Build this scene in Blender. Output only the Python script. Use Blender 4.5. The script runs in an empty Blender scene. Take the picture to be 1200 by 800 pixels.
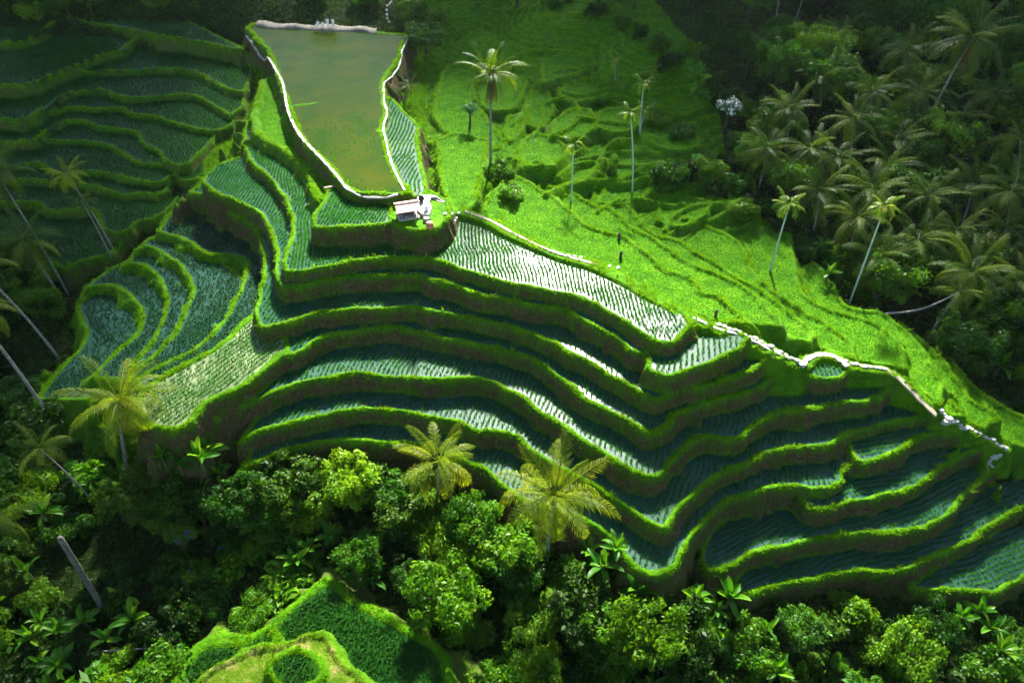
import bpy, math, random
import numpy as np
from mathutils import Vector, Matrix, Euler
random.seed(7)
rng = np.random.default_rng(11)
R = math.radians
scene = bpy.context.scene
COL = scene.collection
# ------------------------------------------------------------------ camera
CAMH, PITCH, FPX = 55.0, R(40.4), 850.0
cp, sp = math.cos(PITCH), math.sin(PITCH)
cam_d = bpy.data.cameras.new('camera'); cam = bpy.data.objects.new('camera', cam_d); COL.objects.link(cam)
cam.location = (0, 0, CAMH); cam.rotation_euler = (R(90) - PITCH, 0, 0)
cam_d.sensor_width = 36; cam_d.lens = FPX * 36 / 1200; cam_d.clip_end = 6000; cam_d.clip_start = 0.5
scene.camera = cam
def ray(px, py):
    u, v = px - 600.0, 400.0 - py
    return (u, cp * FPX + v * sp, -sp * FPX + v * cp)
ZS = .86
def at(px, py, z):
    z = z * ZS; d = ray(px, py); t = (z - CAMH) / d[2]
    return (d[0] * t, d[1] * t)
def at_y(px, py, y):
    d = ray(px, py); t = y / d[1]
    return Vector((d[0] * t, y, CAMH + d[2] * t))
# ------------------------------------------------------------------ noise
def lattice(seed): return np.random.default_rng(seed).random((256, 256)).astype(np.float32)
LAT = [lattice(s) for s in range(6)]
def noise(x, y, s, k=0):
    x = np.asarray(x) / s + 77.3 * (k + 1); y = np.asarray(y) / s + 31.7 * (k + 1)
    xi = np.floor(x).astype(int); yi = np.floor(y).astype(int)
    fx = x - xi; fy = y - yi
    fx = fx * fx * (3 - 2 * fx); fy = fy * fy * (3 - 2 * fy)
    L = LAT[k % 6]
    a = L[xi & 255, yi & 255]; b = L[(xi + 1) & 255, yi & 255]
    c = L[xi & 255, (yi + 1) & 255]; d = L[(xi + 1) & 255, (yi + 1) & 255]
    return (a * (1 - fx) + b * fx) * (1 - fy) + (c * (1 - fx) + d * fx) * fy * 1.0 - 0.5
# ------------------------------------------------------------------ terrain grid
def spaced(segs):
    out = []
    for a, b, d in segs: out += list(np.arange(a, b - 1e-6, d))
    out.append(segs[-1][1]); return np.array(out)
XS = spaced([(-190, -150, 4), (-150, -70, .8), (-70, -50, .35), (-50, 62, .18), (62, 85, .35), (85, 170, .8), (170, 210, 4)])
YS = spaced([(-40, 8, 4), (8, 22, .5), (22, 84, .18), (84, 120, .28), (120, 180, .5), (180, 250, 2)])
NX, NY = len(XS), len(YS)
GX, GY = np.meshgrid(XS, YS, indexing='ij')
# base surface from control points: photo pixel + height
CP = [(0,800,-8),(100,800,-7.5),(200,820,-7),(300,830,-6),(500,820,-6.5),(600,760,-9),(800,780,-9),(1000,790,-10),(1200,800,-10),
 (300,640,-8),(450,600,-6.5),(600,640,-6),(700,690,-5.5),(150,620,-6.5),(0,600,-6),(1000,725,-9.5),(1150,725,-10.5),(850,712,-6.5),(1250,700,-10),
 (100,560,-4),(0,450,-4),(60,380,-1),(0,280,2),(100,330,0),(130,380,-1),(50,240,3),(150,240,3.5),(200,200,5),(50,150,6.5),
 (200,120,7),(50,60,10),(200,60,10),(280,60,9.5),(292,120,7.5),(270,170,5.5),(190,275,2.5),(0,10,15),(250,10,15),(-150,200,6),(-200,400,-2),(-150,700,-6),
 (400,500,-2),(700,600,-4),(900,640,-6),(1100,680,-9),(600,400,2),(450,330,5),(800,450,1),(240,300,2),
 (400,120,13),(390,20,16.2),(330,5,17.5),(450,5,17.5),(340,90,13),(325,150,11.5),
 (503,140,9.2),(500,90,9.6),(540,40,10.8),(590,5,12.5),(520,230,9.5),
 (560,200,10.2),(600,150,9.6),(700,150,10.5),(650,90,11.2),(560,60,11.6),(700,50,13),(640,10,15),(800,100,12.5),(850,60,14.5),(800,10,17),
 (700,225,7.5),(800,230,7),(880,290,3.5),(900,250,5),(940,340,1),(980,390,-1.5),(1050,400,-4),(1110,450,-5),(1180,470,-5.5),(1250,450,-6),
 (950,200,7),(1000,300,2.5),(1100,300,1),(1200,320,0),(1050,150,9.5),(1150,150,9),(1200,100,11),(1000,60,13),(1100,20,15),(1190,20,15),(900,20,16),
 (620,240,8.8),(700,290,7.0),(800,340,5.2),(900,390,3.2),(1000,410,1.5),(1080,450,-1),(1150,500,-3),(1220,540,-5),(1350,300,2),(1350,100,12),(1350,600,-8)]
cw = np.array([at(a, b, z) for a, b, z in CP]); cz = np.array([c[2] * ZS for c in CP], float)
def rbf_fit(p, z):
    n = len(p); d = np.linalg.norm(p[:, None] - p[None], axis=2)
    A = np.zeros((n + 3, n + 3)); A[:n, :n] = d + np.eye(n) * -0.4
    A[:n, n] = 1; A[:n, n+1:] = p; A[n, :n] = 1; A[n+1:, :n] = p.T
    return np.linalg.solve(A, np.concatenate([z, np.zeros(3)]))
cwt = rbf_fit(cw, cz)
def base_h(x, y):
    out = cwt[-3] + cwt[-2] * x + cwt[-1] * y
    for i in range(len(cw)): out = out + cwt[i] * np.sqrt((x - cw[i, 0])**2 + (y - cw[i, 1])**2)
    return out
xc = np.clip(GX, -140, 150); yc = np.clip(GY, 12, 172)
BASE = np.clip(base_h(xc, yc), -12, 40)
BASE += np.maximum(0, GY - 172) * 0.35 + np.maximum(0, -140 - GX) * 0.3 + np.maximum(0, GX - 150) * 0.3 + np.maximum(0, 12 - GY) * 0.3
BASE = np.minimum(BASE, 50)
BASE += noise(GX, GY, 9, 1) * 1.1 + noise(GX, GY, 3, 2) * 0.35
def proj(p):
    x, y, z = p[0], p[1], p[2] - CAMH; dz = y * cp - z * sp
    return 600 + x * FPX / dz, 400 - (y * sp + z * cp) * FPX / dz
def in_poly(X, Y, p):
    ins = np.zeros(X.shape, bool); n = len(p)
    for i in range(n):
        x1, y1 = p[i]; x2, y2 = p[(i + 1) % n]
        if y1 == y2: continue
        c = ((y1 > Y) != (y2 > Y)) & (X < (x2 - x1) * (Y - y1) / (y2 - y1) + x1)
        ins ^= c
    return ins
# natural contour terraces on the far middle hillside
TM = [(500,20),(640,12),(760,40),(830,110),(860,200),(960,280),(940,350),(880,420),(600,330),(540,250),(500,180)]
tm = in_poly(GX, GY, [at(a, b, 9) for a, b in TM])
ST = 0.5
BASE = BASE + tm * (noise(GX, GY, 15, 4) * 2.6 + noise(GX, GY, 7, 0) * .9)
q = BASE / ST; fq = q - np.floor(q)
stair = np.floor(q) * ST + np.where(fq > .76, (fq - .76) / .24 * ST, 0) + np.where(fq < .2, .2 * np.sin(np.clip(fq / .2, 0, 1) * np.pi), 0)
BASE = np.where(tm, stair, BASE)
HT = BASE.copy()
OWN = np.full(HT.shape, -1, int); DIN = np.zeros(HT.shape)      # owner solid, distance inside its edge
DROP = np.zeros(HT.shape)                                        # how far down the riser of its owner
def chaikin(p, it=1, closed=False):
    p = [np.array(q, float) for q in p]
    for _ in range(it):
        o = [p[0]]
        for a, b in zip(p[:-1], p[1:]): o += [a * .75 + b * .25, a * .25 + b * .75]
        o.append(p[-1]); p = o
    return p
WOB = noise(GX, GY, 1.7, 3) * .36 + noise(GX, GY, .7, 4) * .16 + noise(GX, GY, 5, 0) * .45
SLV = np.clip(1 + noise(GX, GY, 1.1, 1) * 1.1 + noise(GX, GY, 3.2, 5) * .9, .35, 2.2)
SOL = []
def solid(name, z, edge, back, kind='W', bw=.46, slope=5.0, earth=1.0, rows=None, bh=.2):
    """one levelled terrace: traced front edge + closing points that lie under the terrace above"""
    e = chaikin([at(a, b, z) for a, b in edge], 2 if name.startswith('spur') else 1)
    poly = [tuple(q) for q in e] + [at(a, b, z) for a, b in back]
    p = np.array(poly); z = z * ZS
    m = 7.0
    ix = np.nonzero((XS > p[:, 0].min() - m) & (XS < p[:, 0].max() + m))[0]
    iy = np.nonzero((YS > p[:, 1].min() - m) & (YS < p[:, 1].max() + m))[0]
    sl = (slice(ix[0], ix[-1] + 1), slice(iy[0], iy[-1] + 1))
    X, Y = GX[sl], GY[sl]
    d2 = np.full(X.shape, 1e9)
    n = len(p)
    for i in range(n):
        a = p[i]; b = p[(i + 1) % n]; ab = b - a; L = ab @ ab
        if L < 1e-9: continue
        t = np.clip(((X - a[0]) * ab[0] + (Y - a[1]) * ab[1]) / L, 0, 1)
        d2 = np.minimum(d2, (X - a[0] - ab[0] * t)**2 + (Y - a[1] - ab[1] * t)**2)
    d = np.sqrt(d2); d = np.where(in_poly(X, Y, poly), d, -d) + WOB[sl]
    i = len(SOL)
    SOL.append(dict(name=name, z=z, kind=kind, bw=bw, earth=earth, rows=rows, sl=sl, edge=e))
    t = np.clip(d / bw, 0, 1)
    prof = bh * np.where(t < .55, .75 + .25 * np.sin(t / .55 * np.pi / 2), np.cos(np.clip((t - .55) / .45, 0, 1) * np.pi / 2)**.8)
    dn = np.maximum(0, -d)
    h = np.where(d >= 0, z + prof, z + bh * .75 - slope * SLV[sl] * np.maximum(0, dn - .08) - .35 * np.minimum(dn, .08) / .08 * .3)
    cur = HT[sl]; up = h > cur
    HT[sl] = np.where(up, h, cur); OWN[sl] = np.where(up, i, OWN[sl]); DIN[sl] = np.where(up, d, DIN[sl])
    DROP[sl] = np.where(up, np.maximum(0, z + bh - h), DROP[sl])
def spine(name, pts, w, slope=1.1, kind='S'):
    """a ridge with its own height at every traced point"""
    q = np.array([at(a, b, z) + (z * ZS,) for a, b, z in pts])
    q = np.array(chaikin(q, 1)); m = 6
    ix = np.nonzero((XS > q[:, 0].min() - m) & (XS < q[:, 0].max() + m))[0]
    iy = np.nonzero((YS > q[:, 1].min() - m) & (YS < q[:, 1].max() + m))[0]
    sl = (slice(ix[0], ix[-1] + 1), slice(iy[0], iy[-1] + 1)); X, Y = GX[sl], GY[sl]
    i = len(SOL); SOL.append(dict(name=name, z=0, kind=kind, bw=w, earth=.1, rows=None, sl=sl, edge=q[:, :2]))
    best = np.full(X.shape, -1e9)
    for a, b in zip(q[:-1], q[1:]):
        ab = b[:2] - a[:2]; L = max(ab @ ab, 1e-9)
        t = np.clip(((X - a[0]) * ab[0] + (Y - a[1]) * ab[1]) / L, 0, 1)
        dd = np.sqrt((X - a[0] - ab[0] * t)**2 + (Y - a[1] - ab[1] * t)**2)
        best = np.maximum(best, a[2] + (b[2] - a[2]) * t - slope * np.maximum(0, dd + WOB[sl] * .5 - w))
    up = best > HT[sl]
    HT[sl] = np.where(up, best, HT[sl]); OWN[sl] = np.where(up, i, OWN[sl]); DIN[sl] = np.where(up, .1, DIN[sl]); DROP[sl] = np.where(up, 0, DROP[sl])
# levels of the main terraces
zA, zB, zC, zD, zE, zF, zG, zH = 14.4, 11.8, 10.4, 8.2, 6.3, 4.3, 2.1, 0.0
E = {}
E['B'] = [(303,120),(290,145),(283,165),(290,185),(305,202),(325,220),(337,242),(342,265),(337,287),(332,318),(345,319.5),(375,315),(405,307.5),(440,303),(490,302.5),(510,306),(550,320),(600,332),(637,340),(675,348),(700,360),(730,375),(750,388),(766,400),(780,402),(792,400),(808,386),(812,381)]
E['C'] = [(235,215),(250,227),(275,235),(300,247),(315,267),(322,287),(325,310),(322,328),(330,338),(345,336),(370,332),(400,325),(440,322),(475,324),(492,322),(507,330),(540,337),(552,345),(600,350),(615,356),(632,360),(655,360),(675,370),(695,385),(715,392),(732,402),(742,412),(756,415),(763,423),(757,434),(775,442),(790,441),(825,427),(865,410),(874,402)]
E['D'] = [(205,238),(212,230),(225,226),(240,232),(265,247),(298,267),(308,290),(310,315),(303,345),(297,370),(303,382),(312,385),(332,380),(362,370),(392,365),(420,361),(450,364),(485,362),(507,366),(550,372),(600,382),(615,390),(650,402),(665,414),(685,424),(705,435),(725,447),(745,457),(760,466),(772,470),(782,464),(800,456),(815,456),(850,445),(892,430),(903,422)]
E['E'] = [(298,366),(287,376),(265,398),(240,415),(205,433),(178,448),(160,470),(165,495),(185,506),(210,507),(227,497),(232,485),(245,472),(270,462),(300,447),(325,420),(350,413),(372,398),(400,390),(435,385),(460,385),(490,391),(525,398),(560,405),(600,413),(625,422),(660,445),(677,460),(680,468),(705,478),(735,495),(755,510),(772,511),(790,495),(787,489),(812,477),(850,467),(875,460),(900,449),(917,440),(945,440),(962,447),(987,445),(993,438)]
E['F'] = [(235,502),(252,492),(275,480),(300,471),(325,459),(355,447),(390,442),(425,438),(460,444),(500,445),(540,444),(570,446),(590,456),(605,464),(625,480),(660,500),(690,522),(720,542),(750,560),(772,562),(785,550),(797,530),(812,515),(830,509),(855,515),(877,511),(882,500),(900,490),(920,481),(940,482),(975,475),(1012,474),(1022,465),(1032,467),(1038,457),(1047,447),(1052,440)]
E['G'] = [(280,520),(300,506),(325,501),(362,490),(405,482),(435,480),(470,486),(507,489),(537,494),(557,507),(575,507),(600,511),(615,522),(640,538),(670,556),(700,573),(730,593),(750,608),(770,622),(785,625),(789,612),(800,594),(814,581),(832,566),(850,552),(880,542),(915,527),(950,524),(975,522),(995,507),(1012,504),(1032,499),(1060,492),(1085,487),(1104,483)]
E['H'] = [(280,553),(300,541),(325,531),(362,520),(400,517),(425,517),(450,521),(485,521),(515,528),(540,540),(565,551),(582,567),(602,582),(640,598),(680,608),(705,622),(722,642),(742,668),(765,678),(786,674),(800,660),(810,632),(825,612),(840,598),(855,586),(875,580),(900,574),(920,570),(940,570),(952,574),(977,570),(991,565),(987,553),(995,546),(1010,545)]
solid('pond', 15.7, [(287,33),(305,52),(318,68),(325,90),(333,112),(340,140),(355,165),(378,192),(400,216),(410,226),(430,228.5),(470,229),(482,226),(472,214),(462,200),(455,180),(452,162),(447,150),(455,132),(450,120),(449,96),(455,87),(470,70),(470,55),(480,42)], [(440,37),(300,27)], rows=90, bw=.7)
solid('strip', 14.8, [(478,232),(500,228),(496,205),(488,175),(492,152),(480,137),(460,118)], [(448,112),(445,150),(452,190),(462,220)], rows=85)
solid('side', 13.4, [(294,140),(300,160),(320,172),(345,184),(358,198),(364,222),(372,238)], [(400,225),(345,150),(322,90),(305,95)], bw=1.0, kind='D', earth=.3, slope=2)
solid('A', zA, [(384,222),(376,240),(367,250),(366,262),(370,268),(385,268),(405,267),(440,266),(455,264),(461,261),(462,245),(464,232)], [(462,222),(400,210)], rows=88, slope=4.5)
solid('yard', zA + .15, [(457,236),(456,250),(456,264),(475,268),(497,272),(515,268),(525,258),(530,246),(520,235)], [(505,225),(470,222)], kind='T', slope=3.0, bw=.3)
solid('B', zB, E['B'], [(800,366),(780,350),(762,340),(737,328),(700,308),(650,296),(625,284),(600,272),(560,253),(530,250),(520,235),(430,225),(360,190),(330,120)], rows=97, slope=4)
solid('C', zC, E['C'], [(884,396),(840,380),(760,345),(650,300),(540,260),(420,280),(350,240),(300,180),(262,190),(240,205)], rows=80)
solid('D', zD, E['D'], [(915,412),(880,390),(760,345),(650,300),(500,280),(400,290),(340,260),(280,225),(240,212)], rows=80)
solid('glare_paddy', zE, [(296,372),(287,380),(265,400),(240,417),(205,435),(178,450),(162,470),(166,494),(185,505),(210,506),(227,496),(232,484),(245,471),(270,461),(299,446),(322,421),(338,412)], [(338,396),(312,388)], rows=60)
solid('E', zE, E['E'], [(998,428),(975,415),(945,415),(900,405),(760,350),(600,300),(450,320),(350,340),(305,345)], rows=78)
solid('F', zF, E['F'], [(1046,430),(1000,425),(900,415),(700,380),(500,370),(350,400),(290,450)], rows=78)
solid('G', zG, E['G'], [(1098,474),(1060,436),(1000,440),(800,470),(600,430),(400,420),(320,460)], rows=70)
solid('H', zH, E['H'], [(1010,500),(900,520),(785,590),(700,540),(560,480),(400,470),(310,500)], rows=75)
solid('G2', .9, [(990,515),(1000,535),(1010,543),(1035,538),(1055,526),(1075,512),(1107,506),(1127,508)], [(1130,498),(1100,478),(1000,498)], rows=20)
solid('I', -1.2, [(936,585),(945,595),(957,598),(985,592),(1025,586),(1070,573),(1095,556),(1125,538),(1147,526),(1168,521)], [(1172,512),(1130,500),(1080,510),(1000,540),(960,560)], rows=18)
solid('J', -3.2, [(817,655),(824,668),(835,674),(852,668),(875,652),(900,644),(925,639),(962,630),(995,626),(1035,627),(1075,622),(1105,610),(1118,600),(1130,585),(1150,567),(1168,552)], [(1180,530),(1120,530),(1050,560),(950,580),(880,580),(830,620)], rows=22)
solid('K', -5.4, [(856,685),(866,697),(880,696),(900,692),(920,685),(950,679),(1000,671),(1040,672),(1065,664),(1085,654),(1115,647),(1140,635),(1160,620),(1182,605),(1200,600),(1225,585)], [(1230,560),(1170,540),(1120,590),(1000,620),(900,640),(865,670)], rows=18)
solid('L', -7.2, [(1066,688),(1080,692),(1112,691),(1140,695),(1165,697),(1182,687),(1215,668)], [(1230,640),(1200,600),(1130,640),(1075,678)], rows=22)
# the stepped bowl on the left flank
K2 = dict(earth=.15, bw=.5, slope=1.6)
solid('b3', 5.0, [(185,272),(207,280),(225,290),(242,299),(270,299),(287,305),(290,317),(282,340),(272,355),(262,378),(245,398),(215,417),(180,434),(155,448)], [(200,480),(260,440),(310,400),(320,340),(310,290),(290,262),(240,235),(210,240),(190,262)], rows=40, **K2)
solid('b4', 4.0, [(162,293),(172,287),(190,300),(210,312),(225,335),(220,360),(205,390),(195,402),(180,416),(162,431),(145,446)], [(200,450),(270,400),(290,330),(250,297),(200,272),(175,280)], rows=48, **K2)
solid('b5', 3.1, [(145,312),(160,310),(180,322),(192,342),(195,362),(185,390),(170,412),(145,434)], [(180,440),(230,380),(240,335),(200,300),(165,290)], rows=50, **K2)
solid('b6', 2.1, [(92,347),(107,337),(130,335),(150,345),(165,360),(167,375),(160,392),(150,402),(120,428),(105,444)], [(150,450),(195,400),(205,350),(180,315),(145,308),(110,328)], rows=55, **K2)
solid('b7', 1.0, [(95,345),(86,358),(94,378),(101,400),(82,422),(60,442),(42,470)], [(100,470),(150,425),(180,380),(170,340),(100,332)], rows=60, **K2)
# shaded basin far left
def bl(z, edge, gx, gy): solid('basin', z, edge, [(gx, gy), (292, 60), (200, 16), (-80, 16), (-80, edge[0][1])], rows=90, kind='N', bh=.15, bw=.3, slope=3.2, earth=.75)
bl(13.0, [(-40,50),(0,49),(15,51),(32,46),(50,38),(62,28)], 70, 20)
bl(11.5, [(-40,100),(0,100),(32,100),(62,87),(100,72),(122,63),(145,60)], 160, 45)
bl(10.2, [(110,84),(150,83),(175,81),(217,81),(245,92),(265,105),(285,108)], 294, 95)
bl(9.2, [(-40,138),(0,138),(15,142),(37,138),(55,125),(75,110),(100,106),(120,106),(140,114),(175,115),(220,110),(240,117),(270,135)], 285, 125)
bl(8.2, [(60,132),(85,125),(115,129),(140,126),(155,135),(175,136),(202,144),(225,150),(255,156),(270,147)], 280, 135)
bl(7.4, [(40,166),(47,162),(57,152),(75,142),(100,142),(117,150),(145,152),(162,156),(167,170),(187,175),(197,190),(215,196),(232,180),(250,165)], 270, 148)
bl(6.6, [(-40,163),(0,162),(15,165),(45,166),(75,165),(105,165),(130,172),(150,185),(160,191),(195,192)], 210, 180)
bl(5.9, [(-40,194),(0,192),(10,197),(37,191),(57,197),(75,205),(110,200),(140,207),(170,214),(192,214),(202,203),(213,211),(225,211),(238,203)], 240, 190)
bl(5.0, [(-40,216),(20,211),(60,212),(100,215),(132,225),(145,229),(167,225),(180,230),(195,222)], 210, 205)
bl(4.0, [(-40,236),(20,236),(47,237),(57,249),(100,244),(115,250),(117,262),(125,272),(140,275),(155,268),(160,259),(175,259),(192,250)], 205, 235)
bl(2.6, [(-40,275),(40,285),(70,318),(82,312),(112,303),(132,297)], 150, 280)
# slope behind the ridge, falling away
def rs(z, far, near, slope=2.0): solid('back', z, far, near, kind='D', bw=.55, slope=slope, earth=.12, rows=35, bh=.24)
rs(11.0, [(510,112),(507,140),(525,160),(535,170),(560,173),(580,180),(610,160),(625,120)], [(590,165),(560,125),(556,75),(600,30),(600,18),(575,25),(537,50),(517,87)])
rs(11.3, [(511,165),(515,200),(520,225),(527,242),(535,249),(550,246),(562,232),(562,215),(567,190)], [(575,165),(535,155)])
rs(10.4, [(596,205),(612,208),(640,225),(670,247),(682,260),(705,270),(730,275),(750,292),(767,305),(775,315),(800,323),(817,332),(818,342),(840,346),(852,354)], [(880,380),(840,380),(760,350),(650,310),(560,262),(570,230)])
rs(8.9, [(640,205),(668,222),(700,246),(711,242),(730,257),(745,270),(765,277),(785,295),(800,307),(835,318),(870,335),(895,355),(912,372)], [(920,385),(880,380),(800,345),(650,260)])
rs(7.7, [(690,210),(735,240),(762,274),(792,280),(820,298),(845,310),(865,325),(890,340),(920,360),(945,380),(955,392)], [(950,405),(900,390),(800,340),(700,260)])
rs(6.2, [(770,268),(787,270),(802,254),(825,265),(862,279),(876,298),(882,322),(905,340),(940,362),(980,385),(1000,405)], [(1000,420),(900,385),(800,320)])
rs(4.8, [(868,280),(877,268),(900,257),(925,270),(930,300),(937,338),(950,353),(982,366),(1000,371),(1025,377),(1045,392),(1060,412)], [(1060,432),(1000,425),(900,370)])
rs(3.3, [(930,290),(938,318),(942,310),(955,306),(975,330),(985,358),(1008,364),(1036,366),(1054,383),(1075,402),(1092,425),(1105,455)], [(1100,475),(1040,425),(950,370)])
rs(2.2, [(1040,385),(1074,404),(1092,428),(1107,460),(1122,480),(1132,490)], [(1115,488),(1100,478),(1045,428)], 4)
rs(.6, [(1055,378),(1092,408),(1112,425),(1130,455),(1145,475),(1160,480),(1172,492)], [(1150,502),(1130,494),(1100,470)], 4)
rs(-1.4, [(1100,400),(1145,460),(1175,478),(1205,490),(1235,505)], [(1230,532),(1185,522),(1150,500)], 4)
# hill spur in the foreground
solid('spur_paddy', -5.0, [(318,736),(330,722),(345,705),(365,690),(385,681),(400,685),(407,695),(430,710),(462,727),(495,744),(512,752),(525,770),(532,790),(540,830)], [(450,840),(330,770)], rows=35, bw=.75, earth=.6, slope=1.6)
solid('spur_side', -5.4, [(200,800),(212,780),(230,753),(248,747),(284,750),(314,736),(325,730)], [(345,760),(300,800),(230,840)], rows=60, bw=.9, earth=.5, slope=1.6)
solid('spur', -3.9, [(215,830),(232,795),(262,775),(300,758),(326,757),(346,750),(362,742),(380,742),(392,757),(400,775),(425,790),(445,812)], [(440,860),(220,860)], kind='M', bw=.4, slope=1.5, earth=.2)
solid('spur_top', -3.4, [(311,785),(316,772),(330,765),(345,762),(362,765),(375,775),(379,788),(372,800),(350,807),(325,806),(314,797)], [], rows=70, bw=.55, earth=.2, slope=1.3)
def hgt(x, y):
    i = min(max(int(np.searchsorted(XS, x)) - 1, 0), NX - 2); j = min(max(int(np.searchsorted(YS, y)) - 1, 0), NY - 2)
    fx = (x - XS[i]) / (XS[i+1] - XS[i]); fy = (y - YS[j]) / (YS[j+1] - YS[j])
    return float((HT[i, j] * (1-fx) + HT[i+1, j] * fx) * (1-fy) + (HT[i, j+1] * (1-fx) + HT[i+1, j+1] * fx) * fy)
def hit(px, py):
    """where the line of sight through a photo pixel meets the terrain"""
    d = Vector(ray(px, py)).normalized(); t = 25.0; o = Vector((0, 0, CAMH))
    while t < 400:
        p = o + d * t
        if p.z < hgt(p.x, p.y): break
        t += .25
    return o + d * (t - .12)
def hit_z(a, b): p = hit(a, b); return hgt(p.x, p.y)
# small traced paddies on the far middle hillside
CELLS = [([(604,186),(612,196),(630,197),(648,193),(661,184),(664,172)], [(650,162),(630,157),(610,166)]),
 ([(648,160),(668,166),(690,158),(701,142),(692,128)], [(668,128),(650,142)]), ([(653,112),(668,121),(690,119),(713,112),(726,100)], [(700,92),(664,96)]),
 ([(700,150),(720,158),(746,152),(752,135)], [(730,125),(700,130)]), ([(556,118),(575,131),(600,130),(612,118),(619,96)], [(590,84),(560,90)]),
 ([(700,204),(720,213),(746,205),(759,188)], [(740,172),(712,175)]), ([(636,98),(655,93),(690,84),(702,72)], [(670,60),(634,72)]),
 ([(640,222),(665,222),(690,212),(702,195)], [(675,180),(650,198)]), ([(700,238),(730,241),(760,229),(776,210)], [(750,200),(712,215)]),
 ([(768,260),(790,269),(820,257),(837,238)], [(800,228),(772,240)]), ([(760,168),(790,179),(822,172)], [(815,150),(770,150)]),
 ([(556,72),(590,77),(625,63),(652,45)], [(610,35),(570,50)]), ([(703,83),(735,93),(766,84),(772,65)], [(735,55),(705,65)]),
 ([(834,234),(860,241),(887,226),(882,205)], [(850,200),(832,215)]), ([(780,203),(805,211),(832,200)], [(820,185),(785,185)]),
 ([(618,148),(632,152),(646,140),(651,120),(640,106)], [(624,108),(615,130)]), ([(590,158),(600,170),(604,150),(612,132)], [(596,138)]), ([(770,130),(795,139),(822,128)], [(812,108),(775,108)])]
for fr, bk in CELLS:
    zz = max(hit_z(*p) for p in fr[:-1]) / ZS + .18
    solid('cell', zz, fr, bk, kind='D', bw=.5, slope=2.2, earth=.3, rows=20, bh=.26)
# ridge crests that carry the paths
RIDGE = [(520,248,12.6),(545,248,12.5),(575,258,12.5),(600,273,12.4),(650,297,12.3),(700,310,12.3),(735,328,12.2),(765,347,12.2),(800,368,11.8),(835,383,11.0),(870,396,10.0),(905,412,8.7),(930,425,7.6)]
RIDGE2 = [(930,426,7.4),(942,428,7.0),(948,419,7.0),(962,415,7.0),(980,418,6.9),(995,428,6.7),(1015,431,6.4),(1040,433,6.0),(1062,448,4.9),(1080,465,3.8),(1102,485,2.6),(1120,496,1.4),(1150,510,-.1),(1178,524,-1.5)]
spine('ridge', RIDGE, .75, 2.2); spine('ridge', RIDGE2, .6, 3.0)
spine('dyke', [(340,123,16.0),(355,122,16.0),(372,120,15.8)], .1, 1.2)
# thin winding bunds on the far middle hillside
FB = [[(600,145),(612,135),(620,110),(632,92),(655,80),(690,78)],[(610,195),(610,165),(632,152),(637,132),(632,120)],[(627,187),(645,195),(660,185),(662,172)],[(648,156),(670,147),(681,135),(675,117),(660,112),(640,120)],[(655,102),(668,110),(686,110),(702,105),(720,100)],[(677,135),(705,140),(737,144)],[(702,187),(710,172),(722,162),(738,162)],[(772,191),(790,194),(810,192)],[(640,225),(665,214),(700,208),(735,214),(760,205)],[(700,246),(722,232),(752,230),(775,238),(800,240)],[(780,268),(790,250),(815,238),(845,236)],[(560,95),(585,85),(600,66),(630,56),(670,60)],[(740,120),(765,128),(790,124)],[(690,92),(720,84),(750,92)],[(655,205),(672,190),(696,188)],[(800,255),(830,258),(850,248),(868,232)]]
for f in FB:
    spine('contour', [(a, b, hit_z(a, b) / ZS + .5) for a, b in f], .14, 1.5)
HT += np.where((OWN >= 0) & (DIN < 0), noise(GX, GY, 1.1, 5) * .3 + noise(GX, GY, .5, 2) * .2, 0)
HT += np.where(OWN < 0, noise(GX, GY, .9, 5) * .15, 0)
def idx(x, y): return np.clip(np.searchsorted(XS, x) - 1, 0, NX - 2), np.clip(np.searchsorted(YS, y) - 1, 0, NY - 2)
# ------------------------------------------------------------------ helpers
def tag(o, label=None, cat=None, group=None, kind=None):
    if label: o['label'] = label
    if cat: o['category'] = cat
    if group: o['group'] = group
    if kind: o['kind'] = kind
    return o
def link(name, me, parent=None, mat=None, smooth=False):
    o = bpy.data.objects.new(name, me); COL.objects.link(o)
    if mat is not None and not me.materials: me.materials.append(mat)
    if parent is not None: o.parent = parent
    if smooth: me.shade_smooth()
    return o
def empty(name, loc):
    o = bpy.data.objects.new(name, None); COL.objects.link(o); o.location = loc; o.empty_display_size = .3
    return o
def mesh_np(name, V, F, n=None):
    """mesh from numpy verts and equal-sided faces"""
    V = np.asarray(V, np.float32); F = np.asarray(F, np.int32); k = F.shape[1]
    me = bpy.data.meshes.new(name)
    me.vertices.add(len(V)); me.vertices.foreach_set('co', V.ravel())
    me.loops.add(F.size); me.loops.foreach_set('vertex_index', F.ravel())
    me.polygons.add(len(F)); me.polygons.foreach_set('loop_start', np.arange(0, F.size, k, dtype=np.int32))
    me.update(calc_edges=True); me.validate()
    return me
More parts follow.
